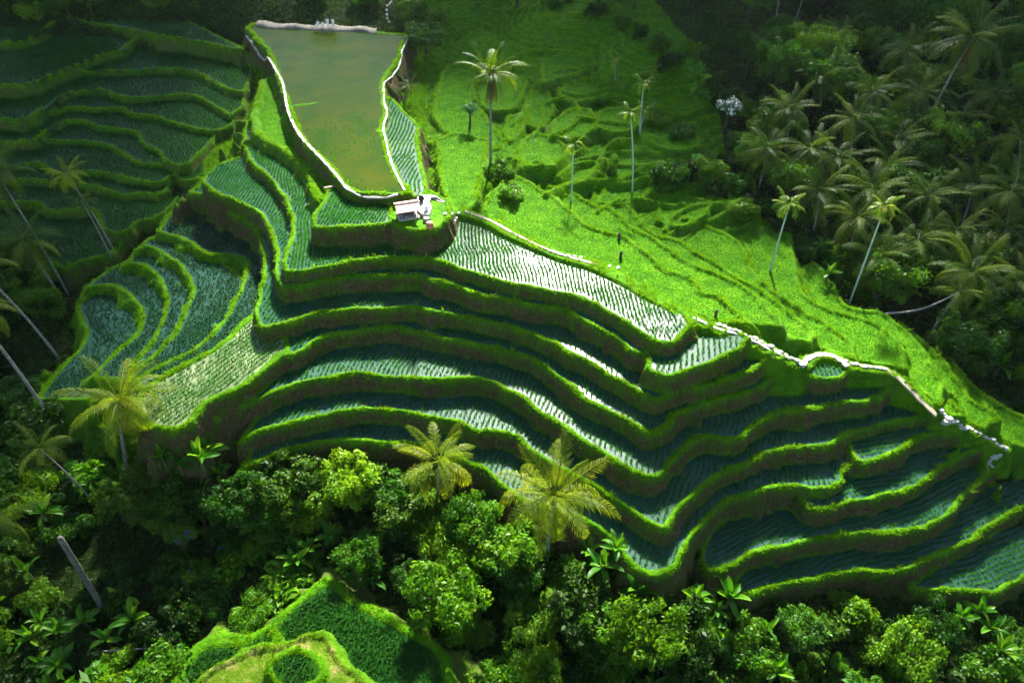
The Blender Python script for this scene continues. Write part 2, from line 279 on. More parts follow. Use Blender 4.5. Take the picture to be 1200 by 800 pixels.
class MB:
    """collects shapes into one mesh"""
    def __init__(s): s.v = []; s.f = []
    def add(s, vs, fs):
        b = len(s.v); s.v += [tuple(v) for v in vs]; s.f += [tuple(i + b for i in f) for f in fs]
    def box(s, c, size, M=None, taper=1.0):
        x, y, z = [a / 2 for a in size]; vs = []
        for dz in (-1, 1):
            k = taper if dz > 0 else 1
            for dx, dy in ((-1,-1),(1,-1),(1,1),(-1,1)):
                p = Vector((dx * x * k, dy * y * k, dz * z))
                if M is not None: p = M @ p
                vs.append(p + Vector(c))
        s.add(vs, [(3,2,1,0),(4,5,6,7),(0,1,5,4),(1,2,6,5),(2,3,7,6),(3,0,4,7)])
    def tube(s, pts, rads, n=8, cap=True):
        pts = [Vector(p) for p in pts]; vs = []; fs = []
        for i, p in enumerate(pts):
            t = (pts[min(i+1, len(pts)-1)] - pts[max(i-1, 0)]).normalized()
            a = t.cross(Vector((0, 1, 0.13)) if abs(t.y) < .9 else Vector((1, 0, 0))).normalized(); b = t.cross(a)
            for k in range(n):
                w = 2 * math.pi * k / n; vs.append(p + (a * math.cos(w) + b * math.sin(w)) * rads[i])
        for i in range(len(pts) - 1):
            for k in range(n): fs.append((i*n+k, i*n+(k+1)%n, (i+1)*n+(k+1)%n, (i+1)*n+k))
        if cap: fs += [tuple(range(n))[::-1], tuple(range((len(pts)-1)*n, len(pts)*n))]
        s.add(vs, fs)
    def build(s, name, mat, parent=None, smooth=False):
        me = bpy.data.meshes.new(name); me.from_pydata(s.v, [], s.f); me.update()
        return link(name, me, parent, mat, smooth)
# ------------------------------------------------------------------ materials
def new_mat(name):
    m = bpy.data.materials.new(name); m.use_nodes = True; nt = m.node_tree; nt.nodes.clear()
    return m, nt, nt.nodes.new('ShaderNodeOutputMaterial')
def N(nt, typ, **kw):
    n = nt.nodes.new(typ)
    for k, v in kw.items(): setattr(n, k, v)
    return n
def L(nt, a, b): nt.links.new(a, b)
def rgb(c): return (c[0], c[1], c[2], 1)
def noise_tex(nt, scale, detail=4, rough=.6, vec=None):
    n = N(nt, 'ShaderNodeTexNoise'); n.inputs['Scale'].default_value = scale; n.inputs['Detail'].default_value = detail; n.inputs['Roughness'].default_value = rough
    if vec is not None: L(nt, vec, n.inputs['Vector'])
    return n
def ramp(nt, fac, stops):
    r = N(nt, 'ShaderNodeValToRGB'); e = r.color_ramp.elements
    while len(e) < len(stops): e.new(.5)
    for q, (p, c) in zip(e, stops): q.position = p; q.color = rgb(c)
    L(nt, fac, r.inputs['Fac']); return r
def mixc(nt, fac, a, b):
    m = N(nt, 'ShaderNodeMix', data_type='RGBA')
    for s, v in ((m.inputs['Factor'], fac), (m.inputs['A'], a), (m.inputs['B'], b)):
        pass
    def put(sock, v):
        if hasattr(v, 'links'): L(nt, v, sock)
        elif isinstance(v, (int, float)): sock.default_value = v
        else: sock.default_value = rgb(v)
    put(m.inputs[0], fac); put(m.inputs[6], a); put(m.inputs[7], b)
    return m.outputs[2]
def geo_pos(nt): return N(nt, 'ShaderNodeNewGeometry').outputs['Position']
def solid_mat(name, c, rough=.7, var=.25, scale=6, c2=None, bump=.15, spec=.3):
    m, nt, out = new_mat(name); b = N(nt, 'ShaderNodeBsdfPrincipled')
    n = noise_tex(nt, scale, 5, .65, N(nt, 'ShaderNodeTexCoord').outputs['Object'])
    c2 = c2 or tuple(x * (1 - var) for x in c)
    r = ramp(nt, n.outputs['Fac'], [(.35, c2), (.65, c)])
    L(nt, r.outputs['Color'], b.inputs['Base Color']); b.inputs['Roughness'].default_value = rough; b.inputs['Specular IOR Level'].default_value = spec
    if bump:
        bp = N(nt, 'ShaderNodeBump'); bp.inputs['Strength'].default_value = bump; L(nt, n.outputs['Fac'], bp.inputs['Height']); L(nt, bp.outputs['Normal'], b.inputs['Normal'])
    L(nt, b.outputs['BSDF'], out.inputs['Surface']); return m
def leaf_mat(name, stops, trans=.45, rough=.5, scale=.5, spread=.35, spec=.25, tcol=1.35):
    """thin leaf: reflects and lets light through; colour varies over the mesh, from plant to plant and at random"""
    m, nt, out = new_mat(name)
    oi = N(nt, 'ShaderNodeObjectInfo')
    n = noise_tex(nt, scale, 3, .7, geo_pos(nt))
    a = N(nt, 'ShaderNodeMath', operation='MULTIPLY_ADD'); L(nt, oi.outputs['Random'], a.inputs[0]); a.inputs[1].default_value = spread; a.inputs[2].default_value = -spread / 2
    s = N(nt, 'ShaderNodeMath', operation='ADD'); L(nt, n.outputs['Fac'], s.inputs[0]); L(nt, a.outputs[0], s.inputs[1])
    r = ramp(nt, s.outputs[0], stops)
    b = N(nt, 'ShaderNodeBsdfPrincipled'); L(nt, r.outputs['Color'], b.inputs['Base Color']); b.inputs['Roughness'].default_value = rough; b.inputs['Specular IOR Level'].default_value = spec
    t = N(nt, 'ShaderNodeBsdfTranslucent')
    tc = N(nt, 'ShaderNodeMix', data_type='RGBA', blend_type='MULTIPLY'); tc.inputs[0].default_value = 1; L(nt, r.outputs['Color'], tc.inputs[6]); tc.inputs[7].default_value = (tcol * 1.05, tcol, tcol * .5, 1)
    L(nt, tc.outputs[2], t.inputs['Color'])
    x = N(nt, 'ShaderNodeMixShader'); x.inputs[0].default_value = trans
    L(nt, b.outputs['BSDF'], x.inputs[1]); L(nt, t.outputs['BSDF'], x.inputs[2]); L(nt, x.outputs[0], out.inputs['Surface'])
    return m
M = {}
M['grass'] = leaf_mat('grass_blades', [(.25, (.055, .16, .001)), (.5, (.105, .26, .0015)), (.75, (.17, .31, .002))], .5, .6, .8, spec=.06)
M['rice'] = leaf_mat('rice_leaves', [(.3, (.020, .12, .010)), (.55, (.035, .165, .008)), (.75, (.055, .21, .004))], .45, .5, .4, spec=.12)
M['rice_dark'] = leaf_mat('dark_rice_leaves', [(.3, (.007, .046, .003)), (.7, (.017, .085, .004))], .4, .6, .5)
M['field'] = leaf_mat('dense_rice_leaves', [(.3, (.020, .105, .0015)), (.52, (.034, .15, .0015)), (.75, (.062, .20, .002))], .5, .7, .35, spec=.04)
def terrain_mat():
    m, nt, out = new_mat('terrain_soil_and_turf'); b = N(nt, 'ShaderNodeBsdfPrincipled'); b.inputs['Specular IOR Level'].default_value = .06; b.inputs['Roughness'].default_value = .9
    p = geo_pos(nt)
    def at_(n): a = N(nt, 'ShaderNodeAttribute'); a.attribute_name = n; return a.outputs['Fac']
    n1 = noise_tex(nt, .7, 6, .65, p); n2 = noise_tex(nt, 3.5, 5, .7, p); n3 = noise_tex(nt, .18, 3, .6, p)
    turf = ramp(nt, n1.outputs['Fac'], [(.3, (.022, .085, .001)), (.5, (.045, .15, .001)), (.7, (.085, .20, .002))]).outputs['Color']
    soil = ramp(nt, n2.outputs['Fac'], [(.3, (.028, .022, .008)), (.52, (.068, .054, .020)), (.72, (.13, .105, .055))]).outputs['Color']
    moss = ramp(nt, n1.outputs['Fac'], [(.49, (0, 0, 0)), (.60, (1, 1, 1))]).outputs['Color']
    mo = N(nt, 'ShaderNodeMath', operation='MULTIPLY'); L(nt, moss, mo.inputs[0]); mo.inputs[1].default_value = .85
    ear = mixc(nt, mo.outputs[0], soil, (.034, .075, .002))
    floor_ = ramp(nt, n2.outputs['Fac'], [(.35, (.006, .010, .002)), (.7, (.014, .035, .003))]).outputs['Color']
    dry = ramp(nt, n1.outputs['Fac'], [(.32, (.03, .085, .002)), (.52, (.08, .14, .006)), (.7, (.24, .19, .07))]).outputs['Color']
    mud = ramp(nt, n3.outputs['Fac'], [(.35, (.012, .05, .004)), (.65, (.02, .085, .004))]).outputs['Color']
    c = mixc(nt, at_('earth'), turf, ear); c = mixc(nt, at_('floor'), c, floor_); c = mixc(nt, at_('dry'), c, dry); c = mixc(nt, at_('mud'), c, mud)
    L(nt, c, b.inputs['Base Color'])
    ad = N(nt, 'ShaderNodeMath', operation='ADD'); L(nt, n1.outputs['Fac'], ad.inputs[0]); L(nt, n2.outputs['Fac'], ad.inputs[1])
    bp = N(nt, 'ShaderNodeBump'); bp.inputs['Strength'].default_value = .7; bp.inputs['Distance'].default_value = .35; L(nt, ad.outputs[0], bp.inputs['Height']); L(nt, bp.outputs['Normal'], b.inputs['Normal'])
    L(nt, b.outputs['BSDF'], out.inputs['Surface']); return m
M['terrain'] = terrain_mat()
def water_mat(name, c1, c2, rough, ripple, spec=.5, ior=1.33):
    m, nt, out = new_mat(name); b = N(nt, 'ShaderNodeBsdfPrincipled'); p = geo_pos(nt)
    n = noise_tex(nt, .22, 4, .6, p); r = ramp(nt, n.outputs['Fac'], [(.35, c1), (.65, c2)])
    L(nt, r.outputs['Color'], b.inputs['Base Color']); b.inputs['IOR'].default_value = ior; b.inputs['Specular IOR Level'].default_value = spec
    n4 = noise_tex(nt, .12, 5, .65, p)
    rr = N(nt, 'ShaderNodeMapRange'); L(nt, n4.outputs['Fac'], rr.inputs['Value']); rr.inputs['From Min'].default_value = .35; rr.inputs['From Max'].default_value = .65
    rr.inputs['To Min'].default_value = rough * .7; rr.inputs['To Max'].default_value = rough * 1.3; L(nt, rr.outputs[0], b.inputs['Roughness'])
    n2 = noise_tex(nt, 7, 3, .6, p); bp = N(nt, 'ShaderNodeBump'); bp.inputs['Strength'].default_value = ripple; bp.inputs['Distance'].default_value = .05
    L(nt, n2.outputs['Fac'], bp.inputs['Height']); L(nt, bp.outputs['Normal'], b.inputs['Normal'])
    L(nt, b.outputs['BSDF'], out.inputs['Surface']); return m
M['water'] = water_mat('paddy_water', (.010, .045, .030), (.020, .062, .042), .33, .15, .13)
M['pond'] = water_mat('muddy_water', (.012, .034, .001), (.028, .040, .001), .17, .3, .5, 1.075)
M['glare_paddy'] = water_mat('glare_pale_water', (.06, .10, .03), (.17, .21, .10), .27, .2)  # pale colour paints sun glare into this paddy's water
M['basin'] = water_mat('dark_green_water', (.006, .035, .004), (.012, .055, .004), .2, .2, .2, 1.12)
# ------------------------------------------------------------------ terrain mesh
KIND = np.array([s['kind'] for s in SOL] + ['X']); kk = KIND[OWN]
EAR = np.array([s['earth'] for s in SOL] + [0.])[OWN]; BWA = np.array([s['bw'] for s in SOL] + [0.])[OWN]
inside = (OWN >= 0) & (DIN > 0)
earth = np.where((OWN >= 0) & (DIN <= 0), np.clip((DROP - .30) / .3, 0, 1) * EAR, 0)
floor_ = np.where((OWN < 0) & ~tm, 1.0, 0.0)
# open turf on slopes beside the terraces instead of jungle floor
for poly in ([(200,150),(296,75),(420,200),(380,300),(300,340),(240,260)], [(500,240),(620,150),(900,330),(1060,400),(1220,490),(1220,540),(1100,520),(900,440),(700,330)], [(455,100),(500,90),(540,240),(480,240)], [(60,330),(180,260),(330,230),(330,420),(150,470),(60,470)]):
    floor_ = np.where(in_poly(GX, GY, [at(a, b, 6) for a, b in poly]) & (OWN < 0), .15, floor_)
dry = np.where((kk == 'M') & inside, 1.0, 0.0)
mud = np.where((kk == 'N') & (DIN > BWA * .8), 1.0, 0.0)
def grid_mesh(name, mask_v, Z):
    mq = mask_v[:-1, :-1] & mask_v[1:, :-1] & mask_v[1:, 1:] & mask_v[:-1, 1:]
    I = np.arange(NX * NY).reshape(NX, NY)
    F = np.stack([I[:-1, :-1][mq], I[1:, :-1][mq], I[1:, 1:][mq], I[:-1, 1:][mq]], 1)
    used = np.unique(F); re = np.full(NX * NY, -1); re[used] = np.arange(len(used))
    V = np.stack([GX.ravel()[used], GY.ravel()[used], Z.ravel()[used]], 1)
    return mesh_np(name, V, re[F]), used
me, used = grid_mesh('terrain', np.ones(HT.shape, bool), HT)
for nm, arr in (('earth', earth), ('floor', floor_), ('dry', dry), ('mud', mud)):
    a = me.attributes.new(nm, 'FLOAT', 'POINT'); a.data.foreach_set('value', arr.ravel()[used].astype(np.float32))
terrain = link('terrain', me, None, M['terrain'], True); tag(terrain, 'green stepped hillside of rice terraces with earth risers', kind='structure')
# ------------------------------------------------------------------ water in the paddies
for i, s in enumerate(SOL):
    if s['kind'] not in 'WN': continue
    mk = (OWN == i) & (DIN > s['bw'] * .72)
    g = mk.copy()
    for ax in (0, 1):
        for sh in (1, -1): g |= np.roll(mk, sh, ax)
    if g.sum() < 6: continue
    wz = s['z'] + .07
    me, _ = grid_mesh('paddy_water', g, np.full(HT.shape, wz))
    o = link('pond_water' if s['name'] == 'pond' else 'paddy_water', me, None, M['pond'] if s['name'] == 'pond' else M['glare_paddy'] if s['name'] == 'glare_paddy' else M['basin'] if s['kind'] == 'N' or s['name'].startswith('spur') else M['water'], True)
    tag(o, kind='structure')
# ------------------------------------------------------------------ blades: rice rows, dense rice, grass
def blades(name, P, nb, h, w, lean, mat, label, hk=None):
    """P: clump positions; nb blades each, a bent blade of two triangles"""
    n = len(P); T = n * nb
    B = np.repeat(P, nb, 0) + np.concatenate([rng.normal(0, w * .9, (T, 2)), np.zeros((T, 1))], 1)
    az = rng.random(T) * 6.283; hh = h * (.65 + .6 * rng.random(T)) * (1 if hk is None else np.repeat(hk, nb)); ln = lean * (.2 + rng.random(T)) * hh
    dx, dy = np.cos(az), np.sin(az); ww = w * (.7 + .6 * rng.random(T)) / 2
    px, py = -dy * ww, dx * ww
    z0 = B[:, 2] - .05
    v0 = np.stack([B[:, 0] - px, B[:, 1] - py, z0], 1); v1 = np.stack([B[:, 0] + px, B[:, 1] + py, z0], 1)
    v2 = np.stack([B[:, 0] + dx * ln * .45 - px * .8, B[:, 1] + dy * ln * .45 - py * .8, z0 + hh * .65], 1)
    v3 = np.stack([B[:, 0] + dx * ln * .45 + px * .8, B[:, 1] + dy * ln * .45 + py * .8, z0 + hh * .65], 1)
    v4 = np.stack([B[:, 0] + dx * ln, B[:, 1] + dy * ln, z0 + hh], 1)
    V = np.stack([v0, v1, v2, v3, v4], 1).reshape(-1, 3); b = (np.arange(T) * 5)[:, None]
    F = np.concatenate([b + np.array([[0, 1, 3]]), b + np.array([[0, 3, 2]]), b + np.array([[2, 3, 4]])], 0)
    o = link(name, mesh_np(name, V, F), None, mat); tag(o, label, kind='stuff'); return o
def rows_in(i, du, dv, ang, jit, dmin):
    s = SOL[i]; X, Y = GX[s['sl']], GY[s['sl']]; cx, cy = X.mean(), Y.mean(); r = max(np.ptp(X), np.ptp(Y)) * .75
    u, v = np.meshgrid(np.arange(-r, r, du), np.arange(-r, r, dv), indexing='ij'); u = u.ravel(); v = v.ravel()
    u = u + noise(u * .3, v, 6, 2) * 3.4 * du + noise(u * .15, v, 2, 4) * .9 * du
    u = u + rng.normal(0, jit, len(u)); v = v + rng.normal(0, jit * 1.6, len(u))
    c, sn = math.cos(ang), math.sin(ang); x = cx + u * c - v * sn; y = cy + u * sn + v * c
    ix, iy = idx(x, y); ok = (OWN[ix, iy] == i) & (DIN[ix, iy] > dmin) & (OWN[ix + 1, iy + 1] == i) & (DIN[ix + 1, iy + 1] > dmin) & (abs(x - cx) < np.ptp(X) / 2) & (abs(y - cy) < np.ptp(Y) / 2)
    return x[ok], y[ok]
PR, PN, PD, PP, PS = [], [], [], [], []
for i, s in enumerate(SOL):
    if s['kind'] == 'W':
        # rows run the given way; spacing opens out where the young rice is thin
        spur = s['name'].startswith('spur')
        x, y = rows_in(i, *((.40, .32) if spur else (.40, .12) if s['name'] in ('B', 'A') else (.5, .17)), R(s['rows'] - 90), .022, s['bw'] + .1)
        thin = np.clip(1.0 + noise(x, y, 2.2, 3) * .9 + noise(x, y, 7, 1) * .7, .25, 1) if s['name'] != 'pond' else np.clip((88 - y) / 60 + noise(x, y, 7, 1) * .9 - .15, 0, .6)
        k = rng.random(len(x)) < thin; x, y = x[k], y[k]
        P = np.stack([x, y, np.full(len(x), s['z'] + .08)], 1)
        (PP if s['name'] == 'pond' else PS if spur else PN if s['name'] in ('b3', 'b4', 'b5', 'b6', 'b7') else PR).append(P)
    elif s['kind'] == 'N':
        x, y = rows_in(i, .5, .36, R(0), .04, s['bw'] + .1); PN.append(np.stack([x, y, np.full(len(x), s['z'] + .08)], 1))
    elif s['kind'] == 'D':
        x, y = rows_in(i, .32, .24, R(s['rows'] or 30), .05, s['bw'] * .9); PD.append(np.stack([x, y, np.full(len(x), s['z'])], 1))
# dense rice on the contour terraces of the far hillside
x = rng.uniform(-30, 75, 170000); y = rng.uniform(60, 160, 170000); ix, iy = idx(x, y)
k = tm[ix, iy] & (OWN[ix, iy] < 0) & (fq[ix, iy] > .2) & (fq[ix, iy] < .8); x, y = x[k], y[k]; ix, iy = ix[k], iy[k]
PD.append(np.stack([x, y, HT[ix, iy]], 1))
blades('rice_seedlings', np.concatenate(PR), 6, .31, .06, .7, M['rice'], 'young rice planted in rows in the flooded paddies')
blades('rice_seedlings', np.concatenate(PP), 4, .25, .06, .7, M['rice'], 'thin young rice in the long muddy pond')
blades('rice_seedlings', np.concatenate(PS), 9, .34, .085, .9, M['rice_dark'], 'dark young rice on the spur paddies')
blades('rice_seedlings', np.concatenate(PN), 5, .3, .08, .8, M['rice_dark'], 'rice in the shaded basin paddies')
blades('rice_crop', np.concatenate(PD), 5, .15, .075, .6, M['field'], 'dense bright green rice behind the ridge')
# grass on bunds, lips and banks
ii = np.nonzero((((OWN >= 0) & (DIN < BWA) & (DROP < .45 + 1.6 * np.maximum(0, noise(GX, GY, 1.6, 1) + noise(GX, GY, 5, 3) * .7) + 9 * (EAR < .2))) | (tm & (OWN < 0) & ((fq < .2) | (fq > .8)))).ravel())[0]
area = np.outer(np.gradient(XS), np.gradient(YS)).ravel()[ii]
dens = np.where(DIN.ravel()[ii] > -.15, 44.0, 22.0)
cnt = rng.poisson(np.minimum(area * dens, 20)); gi = np.repeat(ii, cnt)
gx = GX.ravel()[gi] + rng.uniform(-.5, .5, len(gi)) * np.gradient(XS)[gi // NY]; gy = GY.ravel()[gi] + rng.uniform(-.5, .5, len(gi)) * np.gradient(YS)[gi % NY]
gk = noise(gx, gy, 1.3, 2) + noise(gx, gy, .45, 1) * .5 > -.32
ghk = np.clip(1 + noise(gx, gy, .9, 0) * 1.6 + noise(gx, gy, 4, 4) * 1.2, .5, 1.7)
gz = HT.ravel()[gi]
blades('grass', np.stack([gx, gy, gz], 1)[gk], 5, .13, .05, .9, M['grass'], 'short bright grass along the terrace bunds', ghk[gk])
wk = (rng.random(len(gx)) < .014) & (noise(gx, gy, 3.5, 4) > -.1)
blades('tall_grass', np.stack([gx, gy, gz], 1)[wk], 6, .5, .06, 1.1, M['grass'], 'taller weeds and grass tufts on the bunds and banks')
# grass on the open turf
ii = np.nonzero(((OWN < 0) & (floor_ < .5) & ~tm & (GY < 170) & (abs(GX) < 100)).ravel())[0]
area = np.outer(np.gradient(XS), np.gradient(YS)).ravel()[ii]
gi = np.repeat(ii, rng.poisson(np.minimum(area * 12, 12)))
gx = GX.ravel()[gi] + rng.uniform(-.5, .5, len(gi)) * np.gradient(XS)[gi // NY]; gy = GY.ravel()[gi] + rng.uniform(-.5, .5, len(gi)) * np.gradient(YS)[gi % NY]
blades('grass', np.stack([gx, gy, HT.ravel()[gi]], 1), 4, .4, .1, .9, M['grass'], 'longer grass on the open slopes')
print('CLUMPS', sum(map(len, PR)), sum(map(len, PP)), sum(map(len, PN)), sum(map(len, PD)), len(gi))
# ------------------------------------------------------------------ plant materials
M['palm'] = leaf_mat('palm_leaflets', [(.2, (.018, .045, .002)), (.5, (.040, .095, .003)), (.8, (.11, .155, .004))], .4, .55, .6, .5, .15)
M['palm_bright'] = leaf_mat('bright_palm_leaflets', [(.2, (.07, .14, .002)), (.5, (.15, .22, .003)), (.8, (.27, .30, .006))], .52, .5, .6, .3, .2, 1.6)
M['slim'] = leaf_mat('areca_leaflets', [(.2, (.05, .14, .002)), (.5, (.10, .19, .003)), (.8, (.2, .24, .005))], .5, .5, .3, .4, .2)
M['dead'] = leaf_mat('dead_palm_leaflets', [(.3, (.05, .035, .012)), (.7, (.13, .09, .03))], .3, .7, .5)
M['leafA'] = leaf_mat('shrub_leaves', [(.2, (.010, .052, .001)), (.5, (.029, .11, .0015)), (.8, (.09, .20, .002))], .42, .5, .5, .55, .16)
M['leafB'] = leaf_mat('bright_shrub_leaves', [(.2, (.030, .12, .001)), (.5, (.066, .19, .0015)), (.8, (.155, .29, .002))], .45, .5, .5, .45, .18)
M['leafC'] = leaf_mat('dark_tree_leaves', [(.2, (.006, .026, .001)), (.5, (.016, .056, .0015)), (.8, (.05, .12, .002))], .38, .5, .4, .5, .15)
M['leafO'] = leaf_mat('olive_tree_leaves', [(.25, (.025, .055, .002)), (.6, (.065, .10, .002)), (.8, (.10, .13, .003))], .4, .5, .5, .3)
M['pale'] = leaf_mat('pale_leaves', [(.3, (.04, .14, .05)), (.7, (.10, .24, .11))], .4, .5, .5)
M['banana'] = leaf_mat('banana_leaves', [(.25, (.022, .11, .003)), (.5, (.05, .18, .003)), (.8, (.13, .27, .003))], .48, .45, .4, .5, .2)
M['blossom'] = solid_mat('white_petals', (.75, .75, .62), .6, .15)
M['bark'] = solid_mat('pale_palm_bark', (.26, .24, .21), .85, .65, 3, bump=.5)
M['bark_dark'] = solid_mat('brown_bark', (.08, .06, .04), .85, .5, 6, bump=.5)
M['slim_bark'] = solid_mat('areca_bark', (.42, .50, .42), .7, .4, 4)
M['stem'] = solid_mat('green_banana_stem', (.10, .15, .03), .6, .6, 4)
M['fruit'] = solid_mat('orange_palm_fruit', (.50, .22, .02), .5, .3)
M['coconut'] = solid_mat('green_coconut_husk', (.13, .15, .03), .5, .4)
# ------------------------------------------------------------------ plant meshes
def frond_mesh(name, ln, droop, n=26, wl=.75, wd=.055, hang=.5, mat=None, seed=0):
    """a feather leaf: curved midrib with leaflets drooping on either side, growing along +X"""
    r = random.Random(seed); m = MB(); pts = []; a = .0; lat = 0; bend = r.choice([-.45, -.25, .25, .45]); p = Vector((0, 0, 0)); st = ln / 12
    for i in range(13):
        pts.append(p.copy()); a -= droop / 12 * (.5 + i / 9); lat += bend / 12; p = p + Vector((math.cos(a) * math.cos(lat), math.cos(a) * math.sin(lat), math.sin(a))) * st
    m.tube(pts, [.05 * (1 - i / 14) + .008 for i in range(13)], 4)
    tw = r.uniform(-.15, .15)
    for k in range(n):
        t = .14 + .86 * (k + .5) / n; f = t * 12; i = min(int(f), 11); q = pts[i].lerp(pts[i+1], f - i); tg = (pts[i+1] - pts[i]).normalized()
        if math.sin(k * .9 + seed) > .93: continue
        L0 = wl * r.uniform(.65, 1.15) * (math.sin(math.pi * min(1, t * .82 + .14))**.7) * r.uniform(.85, 1.1)
        for sd in (-1, 1):
            d = (tg * (.35 + .5 * t + r.uniform(-.15, .15)) + Vector((0, sd, 0)) * .9 + Vector((0, 0, -.15 + tw * sd))).normalized()
            tip = q + d * L0 * .55; e = tip + (d + Vector((0, 0, -hang * r.uniform(1, 2.4)))).normalized() * L0 * .5
            wv = tg * wd
            m.add([q - wv * .6, q + wv * .6, tip + wv, tip - wv, e], [(0, 1, 2, 3), (3, 2, 4)])
    me = bpy.data.meshes.new(name); me.from_pydata(m.v, [], m.f); me.update(); me.materials.append(mat); return me
FR = {k: [frond_mesh('frond', ln, d, n, wl, wd, hg, M[k], i * 7 + j) for j, d in enumerate((.6, 1.05, 1.5, 1.95))] for i, (k, ln, n, wl, wd, hg) in enumerate((('palm', 4.9, 48, 1.15, .023, 1.1), ('palm_bright', 4.9, 52, 1.25, .023, 1.0), ('slim', 2.0, 26, .7, .03, .5), ('dead', 3.8, 34, .8, .025, 1.6)))}
def leaf_cloud(name, lobes, n, size, mat, seed, flat=.4, asp=.45, fill=.25):
    """leaf-sized faces spread over and through a set of lobes, thicker towards the outside and the top"""
    g = np.random.default_rng(seed); lb = np.array(lobes, float); wgt = lb[:, 3]**2; k = g.choice(len(lb), n, p=wgt / wgt.sum())
    d = g.normal(size=(n, 3)); d[:, 2] = d[:, 2] * .8 + .35; d /= np.linalg.norm(d, axis=1)[:, None]
    clump = 1 + .22 * np.sin(d[:, 0] * 5 + k * 2.1) * np.sin(d[:, 1] * 6 + k) + .12 * np.sin(d[:, 2] * 11 + d[:, 0] * 9 + k)
    rr = lb[k, 3] * clump * np.where(g.random(n) < fill, g.uniform(.35, .85, n), g.uniform(.82, 1.08, n) * np.where(g.random(n) < .14, g.uniform(1.05, 1.4, n), 1))
    C = lb[k, :3] + d * rr[:, None] * np.array([1, 1, .85])
    nr = d * .6 + g.normal(size=(n, 3)) * .55 + np.array([0, 0, flat]); nr /= np.linalg.norm(nr, axis=1)[:, None]
    ax = g.normal(size=(n, 3)) + d * .5 - np.array([0, 0, .3]); ax -= (ax * nr).sum(1)[:, None] * nr; ax /= np.linalg.norm(ax, axis=1)[:, None]
    bx = np.cross(nr, ax); s = size * g.choice([.6, .85, 1.1, 1.7], n)[:, None] * g.uniform(.85, 1.15, n)[:, None]
    V = np.stack([C - ax * s * .5, C + bx * s * asp * .5 + nr * s * .08, C + ax * s * .5 - nr * s * .12, C - bx * s * asp * .5 + nr * s * .08], 1).reshape(-1, 3)
    F = (np.arange(n) * 4)[:, None] + np.array([[0, 1, 2, 3]]); me = mesh_np(name, V, F); me.materials.append(mat); return me
def lobes(r, k, seed, h=1.0, spread=.75, lo=.2, hi=.46):
    q = random.Random(seed); o = [(0, 0, r * h * .6, r * .45)]
    for i in range(k):
        a = i * 2.4 + q.uniform(-.4, .4); d = r * spread * q.uniform(.5, 1.05)
        o.append((math.cos(a) * d * 1.3, math.sin(a) * d * 1.3, r * h * (q.uniform(.25, 1.25) - .25 * d / r), r * q.uniform(lo, hi)))
    return o
def stems_mesh(name, r, h, seed, mat, k=4, w=.06):
    q = random.Random(seed); m = MB()
    for i in range(k):
        a = i * 6.28 / k + q.uniform(-.5, .5); e = Vector((math.cos(a) * r * .55, math.sin(a) * r * .55, h * q.uniform(.7, 1)))
        m.tube([(math.cos(a) * .06, math.sin(a) * .06, -.3), e * .45 + Vector((0, 0, .1)), e], [w, w * .7, w * .3], 5)
    me = bpy.data.meshes.new(name); me.from_pydata(m.v, [], m.f); me.update(); me.materials.append(mat); return me
SHR = {}
for kind, mt, sz, asp in (('a', 'leafA', .30, .5), ('b', 'leafB', .27, .5), ('c', 'leafC', .32, .5), ('f', 'leafB', .55, .16), ('g', 'banana', .62, .42)):
    SHR[kind] = [leaf_cloud('foliage', lobes(1.9, 14, 10 * j + ord(kind), .8), {'f': 2400, 'g': 620}.get(kind, 3200), sz, M[mt], j + ord(kind), .35, asp) for j in range(4)]
STM = [stems_mesh('stems', 1.8, 1.6, j, M['bark_dark']) for j in range(3)]
TRE = {'b': [leaf_cloud('crown', lobes(2.8, 34, 50 + j, 1.0, .8, .13, .34), 5200, .30, M['leafB'], 50 + j, .3, .55) for j in range(3)],
       'a': [leaf_cloud('crown', lobes(2.8, 34, 60 + j, 1.0, .8, .13, .34), 5200, .30, M['leafA'], 60 + j, .3, .5) for j in range(3)],
       'c': [leaf_cloud('crown', lobes(2.8, 34, 70 + j, 1.0, .8, .13, .34), 4600, .34, M['leafC'], 70 + j, .3, .5) for j in range(3)],
       'o': [leaf_cloud('crown', lobes(3.2, 12, 80 + j, .8), 6500, .30, M['leafO'], 80 + j, .5, .25) for j in range(1)],
       'p': [leaf_cloud('crown', lobes(1.5, 6, 90, 1.0), 900, .24, M['pale'], 90, .3, .4)]}
def tree_trunk(h, r, seed, mat):
    q = random.Random(seed); m = MB(); m.tube([(0, 0, -.6), (q.uniform(-.2, .2), q.uniform(-.2, .2), h * .5), (q.uniform(-.3, .3), 0, h)], [r, r * .75, r * .5], 8)
    for i in range(5):
        a = i * 1.26 + q.uniform(-.4, .4); z0 = h * q.uniform(.65, .95); m.tube([(0, 0, z0), (math.cos(a) * .8, math.sin(a) * .8, z0 + .8), (math.cos(a) * 1.7, math.sin(a) * 1.7, z0 + 1.9)], [r * .45, r * .3, r * .12], 6)
    me = bpy.data.meshes.new('trunk'); me.from_pydata(m.v, [], m.f); me.update(); me.materials.append(mat); return me
TRK = [tree_trunk(3.2, .22, j, M['bark_dark']) for j in range(3)]
